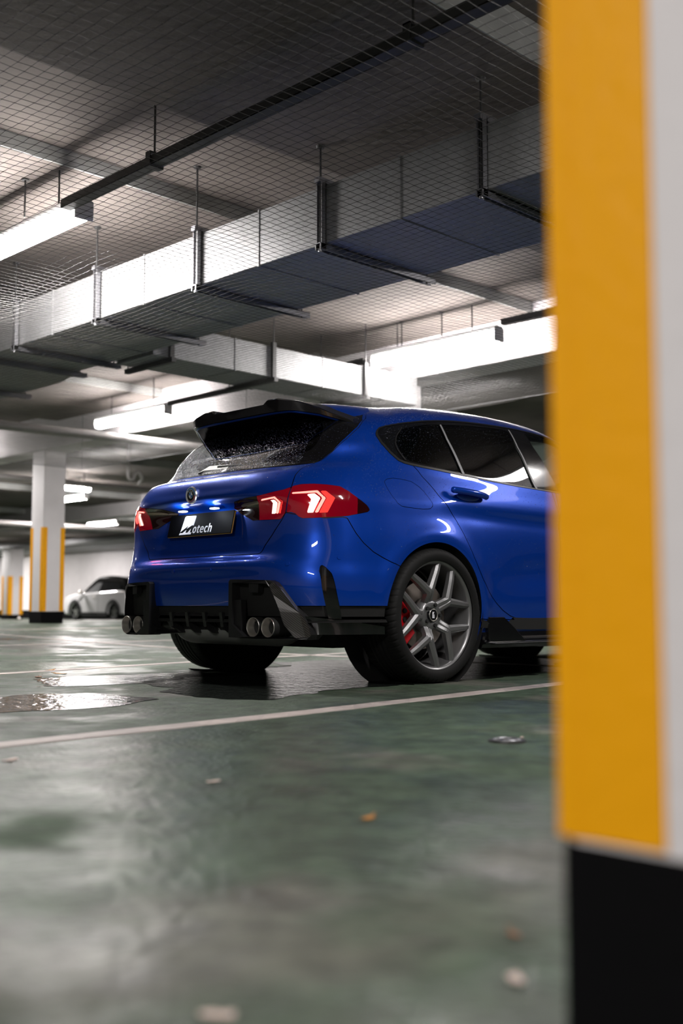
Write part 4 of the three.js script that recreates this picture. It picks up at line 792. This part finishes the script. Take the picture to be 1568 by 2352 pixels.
const discGeo = latheZ([[.05, -.004], [.165, -.004], [.165, .012], [.105, .012], [.10, .02], [.05, .02]], 64);
const capTex = canvasTex(128, 128, g => { g.fillStyle = '#07070a'; g.fillRect(0, 0, 128, 128); g.fillStyle = '#e8e8ee'; g.beginPath(); g.moveTo(46, 26); g.lineTo(80, 26); g.lineTo(84, 100); g.lineTo(42, 100); g.closePath(); g.fill(); g.fillStyle = '#07070a'; g.fillRect(52, 56, 24, 5); g.fillRect(50, 74, 28, 4); g.beginPath(); g.moveTo(84, 26); g.lineTo(66, 48); g.lineTo(90, 62); g.closePath(); g.fill(); });
const BRAKE = std({ color: rgb(.30, .26, .23), metalness: .8, roughness: .5 });
function wheel(x, z, spin, side, calAngle) {
  const w = new THREE.Group(); w.name = numbered('wheel'); w.position.copy(L3(side * x, RT, z)); if (side < 0) w.rotation.y = Math.PI; car.add(w);
  mesh('tyre', tyreGeo, RUBBER, w); mesh('rim', rimGeo, RIM, w); mesh('hub', hubGeo, RIM, w);
  for (let k = 0; k < 5; k++) { const s = mesh('spoke', spoke0, RIM, w); s.rotation.z = spin + k * 2 * Math.PI / 5; }
  for (let k = 0; k < 5; k++) { const a = spin + Math.PI / 5 + k * 2 * Math.PI / 5, b = new THREE.CylinderGeometry(.0095, .0095, .02, 6); b.rotateX(Math.PI / 2); b.translate(.052 * Math.cos(a), .052 * Math.sin(a), ZL - .032); mesh('lug_bolt', b, MATT, w); }
  mesh('centre_cap', capGeo, GLOSS, w); mesh('cap_ring', capRing, CHROME, w);
  const f = new THREE.CircleGeometry(.026, 32); f.translate(0, 0, ZL - .0246); mesh('cap_print', f, std({ map: capTex, roughness: .35 }), w);
  mesh('brake_disc', discGeo, BRAKE, w); mesh('brake_hub', latheZ([[0, .06], [.06, .055], [.078, .03], [.078, .012]].reverse(), 40), DULLSTEEL, w);
  const cal = new THREE.Shape(); const a0 = -.62, a1 = .62; for (let i = 0; i <= 12; i++) { const a = a0 + (a1 - a0) * i / 12; cal[i ? 'lineTo' : 'moveTo'](.196 * Math.cos(a), .196 * Math.sin(a)); } for (let i = 12; i >= 0; i--) { const a = a0 + (a1 - a0) * i / 12; cal.lineTo(.125 * Math.cos(a), .125 * Math.sin(a)); }
  const cg = new THREE.ExtrudeGeometry(cal, { depth: .05, bevelEnabled: true, bevelSize: .006, bevelThickness: .008, bevelSegments: 2 }); cg.rotateZ(calAngle); cg.translate(0, 0, -.012);
  mesh('brake_caliper', cg, RED, w);
  mesh('caliper_bolt', [.25, 0, -.25].map(d => { const b = new THREE.CylinderGeometry(.012, .014, .012, 12); b.rotateX(Math.PI / 2); b.translate(.165 * Math.cos(calAngle + d), .165 * Math.sin(calAngle + d), .048); return b; }), MATT, w);
}
wheel(.782, 0, .60, 1, Math.PI + .12); wheel(.782, 0, .3, -1, .1); wheel(.782, 2.67, .2, 1, .1); wheel(.782, 2.67, 1.0, -1, .2);
// ---------------------------------------------------------------- bird netting stretched under lamps and ducts
{
  const g = thing('bird_netting', [0, 2.30, 0]); tag(g, 'fine knotted bird netting stretched flat below the ducts and the lamps', 'net');
  const x0 = .7, x1 = 8.36, z0 = .6, z1 = -13.6, c = .0525, r = .00115;
  const nx = Math.round((x1 - x0) / c), nz = Math.round((z0 - z1) / c);
  const H = (i, j) => .035 * (fbm(i * .045 + 3, j * .045 + 9, 4096, 2, 61) - .5) * 2 + .004 * (hash2(i, j, 5) - .5);
  const P = (i, j) => [x0 + i * c + .007 * (vnoise(i * .23, j * .23, 4096, 71) - .5) + .004 * (hash2(i, j, 6) - .5), H(i, j), z0 - j * c + .007 * (vnoise(i * .21, j * .21, 4096, 73) - .5) + .004 * (hash2(i, j, 7) - .5)];
  const strand = (count, len, at, along) => {
    const pos = [], idx = []; let base = 0;
    for (let a = 0; a <= count; a++) {
      for (let b = 0; b <= len; b++) { const p = at(a, b); for (let k = 0; k < 3; k++) { const t = k * 2.094 + 1.57, u = r * Math.cos(t), v = r * Math.sin(t); pos.push(p[0] + (along ? 0 : u), p[1] + v, p[2] + (along ? u : 0)); } }
      for (let b = 0; b < len; b++) for (let k = 0; k < 3; k++) { const p = base + 3 * b + k, q = base + 3 * b + (k + 1) % 3; idx.push(p, p + 3, q, q, p + 3, q + 3); }
      base += 3 * (len + 1);
    }
    const m = new THREE.BufferGeometry(); m.setAttribute('position', new THREE.Float32BufferAttribute(pos, 3)); m.setIndex(idx); m.computeVertexNormals(); return m;
  };
  tag(mesh('cord', strand(nz, nx, (a, b) => P(b, a), true), M.cord, g), null, null, null, 'stuff');
  tag(mesh('cord', strand(nx, nz, (a, b) => P(a, b), false), M.cord, g), null, null, null, 'stuff');
  const knot = new THREE.OctahedronGeometry(.0028), near = []; for (let i = 0; i <= nx; i++) for (let j = 0; j <= nz; j++) { const p = P(i, j); if (Math.hypot(p[0], p[2]) < 8.5) near.push(p); }
  const K = new THREE.InstancedMesh(knot, M.cord, near.length), m4 = new THREE.Matrix4(); near.forEach((p, i) => K.setMatrixAt(i, m4.makeTranslation(p[0], p[1], p[2]))); K.name = 'knot'; K.userData.kind = 'stuff'; K.castShadow = true; g.add(K);
  const E = [[x0, z0], [x1, z0], [x1, z1], [x0, z1]];
  E.forEach((e, i) => { const f = E[(i + 1) % 4]; mesh('edge_rope', rod(V3(e[0], 0, e[1]), V3(f[0], 0, f[1]), .004, 6), M.darkSteel, g); });
  for (const [x, z] of [[.7, .6], [.7, -4], [.7, -8], [.7, -13.6], [4, -13.6], [4, .6], [8.36, .6], [8.36, -4], [8.36, -10], [8.36, -13.6]]) mesh('tie', rod(V3(x, 0, z), V3(x, ceilingAt(z) - 2.29, z), .003, 6), M.darkSteel, g);
}
// ---------------------------------------------------------------- the small white car by the far wall
{
  const g = thing('white_car', [22.42, -.16, -34.19], Math.PI / 2); tag(g, 'small white car with a black roof parked far off in front of the white wall', 'car');
  const WHITE = phy({ color: rgb(.72, .71, .72), roughness: .3, clearcoat: .8, clearcoatRoughness: .05 }), PANE = std({ color: rgb(.30, .30, .31), roughness: .2 }), DPANE = std({ color: rgb(.035, .035, .037), roughness: .12 });
  const sh = P => { const s = new THREE.Shape(); P.forEach((p, i) => s[i ? 'lineTo' : 'moveTo'](p[0], p[1])); s.closePath(); return s; };
  const spline = P => new THREE.CatmullRomCurve3(P.map(p => V3(p[0], p[1], 0)), false, 'centripetal').getPoints(P.length * 5).map(p => [p.x, p.y]);
  const body = sh([...spline([[-.66, .30], [-.74, .5], [-.75, .8], [-.70, .98], [-.62, 1.03], [.4, 1.02], [1.3, .985], [2.0, .965], [2.4, .955], [2.85, .90], [3.15, .82], [3.3, .68], [3.34, .45], [3.25, .28]]), [2.97, .27], ...Array.from({ length: 13 }, (_, i) => { const a = i / 12 * Math.PI; return [2.57 + .39 * Math.cos(a), .31 + .39 * Math.sin(a)]; }), [2.18, .27], [1.1, .27], [1.06, .32], [.44, .32], ...Array.from({ length: 13 }, (_, i) => { const a = i / 12 * Math.PI; return [.40 * Math.cos(a), .31 + .40 * Math.sin(a)]; }), [-.40, .30]]);
  const eb = (s, d, b, z) => { const q = new THREE.ExtrudeGeometry(s, { depth: d - 2 * b, bevelEnabled: true, bevelSize: b, bevelThickness: b, bevelSegments: 4, curveSegments: 8 }); q.translate(0, 0, z + b); return q; };
  mesh('body', eb(body, 1.74, .05, 0), WHITE, g);
  const house = sh(spline([[-.64, 1.02], [-.55, 1.25], [-.40, 1.40], [-.1, 1.48], [.5, 1.525], [1.0, 1.515], [1.35, 1.45], [1.75, 1.22], [2.1, .98]]));
  const hg = eb(house, 1.56, .12, .09); { const p = hg.attributes.position; for (let i = 0; i < p.count; i++) { const t = clamp((p.getY(i) - 1) / .5); p.setZ(i, .87 + (p.getZ(i) - .87) * (1.06 - .16 * t)); } hg.computeVertexNormals(); }
  mesh('roof_and_pillars', hg, GLOSS, g);
  const pane = (n, P, m) => { const q = new THREE.ExtrudeGeometry(sh(P), { depth: .012, bevelEnabled: false }); { const p = q.attributes.position; for (let i = 0; i < p.count; i++) { const t = clamp((p.getY(i) - 1) / .5); p.setZ(i, .037 + .145 * t - p.getZ(i) - .006); } } mesh(n, q, m, g); };
  pane('front_window', [[1.86, 1.03], [1.02, 1.05], [.92, 1.40], [1.22, 1.385]], PANE);
  pane('rear_window', [[.92, 1.06], [-.40, 1.09], [-.34, 1.30], [-.05, 1.38], [.84, 1.40]], DPANE);
  for (const f of [0, 2.57]) {
    const arch = new THREE.RingGeometry(.355, .47, 36, 1, -.15, Math.PI + .3); arch.rotateY(Math.PI); arch.translate(f, .31, -.012); const am = MATT.clone(); am.side = THREE.DoubleSide; mesh('wheel_arch', arch, am, g);
    for (const z of [.11, 1.63]) {
      const w = new THREE.Group(); w.name = numbered('wheel'); w.position.set(f, .325, z); g.add(w);
      const t = new THREE.TorusGeometry(.255, .085, 12, 40); t.scale(1, 1, 1.25); mesh('tyre', t, RUBBER, w);
      const rimD = new THREE.CylinderGeometry(.22, .22, .12, 32); rimD.rotateX(Math.PI / 2); mesh('rim', rimD, SATIN, w);
      for (let k = 0; k < 5; k++) { const s = box(.03, .215, -.03, .03, -.075, -.055, .008); s.rotateZ(k * Math.PI * .4 + .3); mesh('spoke', s, DULLSTEEL, w); }
    }
  }
  mesh('sill', box(.38, 2.2, .16, .34, .0, 1.74, .03), MATT, g); mesh('underbody', box(-.6, 3.2, .16, .4, .12, 1.62, .03), MATT, g);
  const mir = new THREE.SphereGeometry(.085, 18, 12); mir.scale(.9, .85, 1.1); mir.translate(1.98, 1.06, -.13); mesh('mirror', mir, CHROME, g); mesh('mirror_foot', rod(V3(1.95, .97, .0), V3(1.97, 1.02, -.1), .025, 8), MATT, g);
  const tl = new THREE.SphereGeometry(1, 20, 12); tl.scale(.09, .12, .16); tl.translate(-.70, .88, .16); mesh('tail_lamp', tl, std({ color: rgb(.5, .01, .01), roughness: .2, emissive: rgb(.5, .01, .01), emissiveIntensity: .25 }), g);
  mesh('tail_lamp_trim', box(-.66, -.45, 1.0, 1.06, -.004, .06, .02), CHROME, g);
  mesh('bonnet_trim', rod(V3(2.02, .93, -.004), V3(2.32, .73, -.004), .014, 6), MATT, g);
  const hd = new THREE.SphereGeometry(1, 14, 8); hd.scale(.06, .025, .02); hd.translate(1.25, .86, -.006); mesh('door_handle', hd, CHROME, g);
  for (const f of [1.0, 2.1]) mesh('door_gap', box(f - .006, f + .006, .34, 1.0, -.003, .01), SATIN, g);
}
// ---------------------------------------------------------------- wet patches, leaves and litter on the floor
function puddle(P, label, amp, s) {
  const sd = sdPoly(P), c = .035; let x0 = 1e9, x1 = -1e9, z0 = 1e9, z1 = -1e9;
  for (const [x, z] of P) { x0 = Math.min(x0, x); x1 = Math.max(x1, x); z0 = Math.min(z0, z); z1 = Math.max(z1, z); }
  x0 -= .2; x1 += .2; z0 -= .2; z1 += .2;
  const nx = Math.ceil((x1 - x0) / c), nz = Math.ceil((z1 - z0) / c), S = [];
  for (let i = 0; i <= nx; i++) for (let j = 0; j <= nz; j++) S.push({ p: [x0 + i * c, 0, z0 + j * c], n: [0, 1, 0], U: x0 + i * c, W: z0 + j * c });
  const T = []; for (let i = 0; i < nx; i++) for (let j = 0; j < nz; j++) { const a = i * (nz + 1) + j, b = a + nz + 1; T.push(S[a], S[a + 1], S[b + 1], S[a], S[b + 1], S[b]); }
  const K = clip(T, (x, z) => sd(x, z) + amp * (fbm(x * 1.3 + 20, z * 1.3 + 40, 4096, 4, s) - .5) * 2 + amp * .5 * (fbm(x * 6, z * 6, 4096, 3, s + 9) - .5));
  const pos = [], uv = []; for (const q of K) { pos.push(q.p[0], floorY(q.p[0], q.p[2]) + .0018, q.p[2]); uv.push(q.p[0], q.p[2]); }
  const g = new THREE.BufferGeometry(); g.setAttribute('position', new THREE.Float32BufferAttribute(pos, 3)); g.setAttribute('uv', new THREE.Float32BufferAttribute(uv, 2)); g.computeVertexNormals();
  tag(mesh('puddle', g, M.puddle), label, 'puddle', null, 'stuff');
}
puddle([[3.26, -4.69], [3.08, -4.18], [2.78, -3.66], [2.95, -3.41], [3.23, -3.46], [3.9, -3.61], [4.59, -3.66], [5.6, -3.6], [6.6, -4.5], [6.4, -5.4], [5.42, -5.25], [4.9, -5.55], [4.23, -4.9]], 'dark wet puddle spread under the blue car', .32, 11);
puddle([[2.15, -4.25], [2.54, -4.35], [2.62, -3.72], [2.26, -3.55], [1.92, -3.6]], 'shiny wet patch on the floor left of the white line, left of the blue car', .3, 21);
puddle([[2.95, -5.1], [3.6, -5.15], [4.1, -5.1], [3.3, -4.55], [2.75, -4.6]], 'shiny wet patch behind the left rear wheel of the blue car', .3, 31);
puddle([[5.0, -10.4], [5.5, -10.3], [5.6, -9.9], [5.1, -9.85]], 'small bright puddle far left between two white lines', .1, 41);
function leaf(x, z, size, turn, mat, label, cat = 'leaf', pts = 9) {
  const s = new THREE.Shape(); for (let i = 0; i <= pts * 2; i++) { const a = i / (pts * 2) * Math.PI * 2, r = size * (.34 + .16 * Math.cos(2 * a) + .06 * Math.cos(5 * a + x * 9)); s[i ? 'lineTo' : 'moveTo'](r * Math.cos(a), r * Math.sin(a)); }
  const g = new THREE.ExtrudeGeometry(s, { depth: .0012, bevelEnabled: false }); g.rotateX(-Math.PI / 2); g.rotateY(turn);
  const p = g.attributes.position; for (let i = 0; i < p.count; i++) p.setY(i, p.getY(i) + .10 * (p.getX(i) ** 2 + p.getZ(i) ** 2) / size); g.computeVertexNormals(); g.translate(0, .0002, 0);
  const t = thing(cat === 'leaf' ? 'fallen_leaf' : 'litter_scrap', [x, floorY(x, z) + .002, z]); tag(t, label, cat);
  mesh(cat === 'leaf' ? 'blade' : 'scrap', g, mat, t); if (cat === 'leaf') mesh('stalk', rod(V3(size * .4 * Math.cos(turn), .004, -size * .4 * Math.sin(turn)), V3(size * .75 * Math.cos(turn), .006, -size * .75 * Math.sin(turn)), .0012, 5), mat, t);
}
const ORANGE = std({ color: rgb(.55, .24, .04), roughness: .6 }), BROWN = std({ color: rgb(.24, .10, .04), roughness: .7 }), PALE = std({ color: rgb(.62, .50, .44), roughness: .7 });
leaf(1.42, -1.36, .034, .3, ORANGE, 'small orange leaf lying alone in the middle of the bare foreground floor');
leaf(1.04, -.77, .02, 1.2, BROWN, 'tiny rust-brown leaf on the floor beside the near yellow column');
leaf(3.36, -5.76, .07, .4, ORANGE, 'orange leaf on the far left floor, farthest of the three there');
leaf(3.23, -5.43, .08, 2.0, ORANGE, 'orange leaf on the far left floor, the middle one of three');
leaf(2.99, -5.24, .07, 1.1, BROWN, 'brown leaf on the far left floor, nearest of the three there');
leaf(4.5, -4.33, .07, .2, ORANGE, 'orange leaf on the dark puddle beside the right rear wheel');
leaf(.92, -.68, .030, .9, PALE, 'pale scrap in the lower right corner of the floor, near the column foot', 'litter');
leaf(.65, -.81, .034, 2.2, PALE, 'pale scrap at the very bottom edge of the picture', 'litter');
leaf(1.48, -1.87, .034, 0, PALE, 'pale scrap on the green floor below the white line, left of the middle', 'litter');
leaf(1.34, -2.47, .05, .5, PALE, 'pale scrap at the left edge just below the near white line', 'litter');
{
  const t = thing('floor_drain', [2.49, floorY(2.49, -1.86), -1.86]); tag(t, 'small dark round drain cap in the floor right of the middle', 'drain');
  const d = new THREE.CylinderGeometry(.05, .052, .006, 32); d.translate(0, .003, 0); mesh('cap', d, M.darkSteel, t);
  const r = new THREE.TorusGeometry(.036, .003, 6, 32); r.rotateX(Math.PI / 2); r.translate(0, .006, 0); mesh('groove_ring', r, M.steel, t);
}
leaf(2.585, -1.88, .02, .4, PALE, 'tiny pale scrap lying beside the round drain cap', 'litter');
{
  const t = thing('ball', [21.3, floorY(21.3, -38.9) + .062, -38.9]); tag(t, 'small pale ball lying by the foot of the distant column', 'ball');
  mesh('shell', new THREE.SphereGeometry(.062, 20, 14), std({ color: rgb(.7, .62, .58), roughness: .6 }), t);
}
// ---------------------------------------------------------------- water beaded on the blue car
{
  const drop = new THREE.SphereGeometry(1, 7, 4, 0, Math.PI * 2, 0, Math.PI / 2), WATER = phy({ color: rgb(.05, .06, .10), roughness: .03, metalness: .35, clearcoat: 1, clearcoatRoughness: .02 }), list = [];
  seed = 99;
  const place = (U, W, s, r) => {
    const p = skin(U, W), q = skin(U + .006, W), t = skin(U, W + .006), a = V3(q[2] - p[2], q[1] - p[1], s * (q[0] - p[0])), b = V3(t[2] - p[2], t[1] - p[1], s * (t[0] - p[0])), n = a.cross(b).normalize(); if (s > 0 ? n.z * p[0] + n.y * (p[1] - .7) + n.x * (p[2] - 1.2) < 0 : -n.z * p[0] + n.y * (p[1] - .7) + n.x * (p[2] - 1.2) < 0) n.negate();
    return { m: new THREE.Matrix4().compose(V3(p[2], p[1], s * p[0]), new THREE.Quaternion().setFromUnitVectors(V3(0, 1, 0), n), V3(r, r * .55, r)), n, p };
  };
  for (let k = 0; k < 30000; k++) {
    const U = rr(0, 2.6), W = rr(.30, 1.75), s = U < 1.0 || W > 1.3 ? (rnd() < .5 ? 1 : -1) : 1, r = .0008 + .0012 * rnd() ** 3, d = place(U, W, s, r), up = clamp(d.n.y);
    if (d.p[1] < .5 || (Math.hypot(d.p[2], d.p[1] - .327) < .37)) continue;
    if (SD.lampOuter(U, W) < 0 || SD.lampInner(U, W) < 0) { if (rnd() > .3) continue; }
    if (rnd() < .20 + .8 * sstep(.25, .75, up)) list.push(d.m);
  }
  for (let k = 0; k < 9000; k++) { const U = rr(0, .6), W = rr(.90, 1.0 + .28 * rnd()), s = rnd() < .5 ? 1 : -1; list.push(place(U, W, s, .0008 + .0013 * rnd() ** 2).m); }
  const I = new THREE.InstancedMesh(drop, WATER, list.length); list.forEach((m, i) => I.setMatrixAt(i, m)); I.name = 'water_drops'; I.userData.kind = 'stuff'; I.castShadow = true; car.add(I);
}
renderer.render(scene, camera);
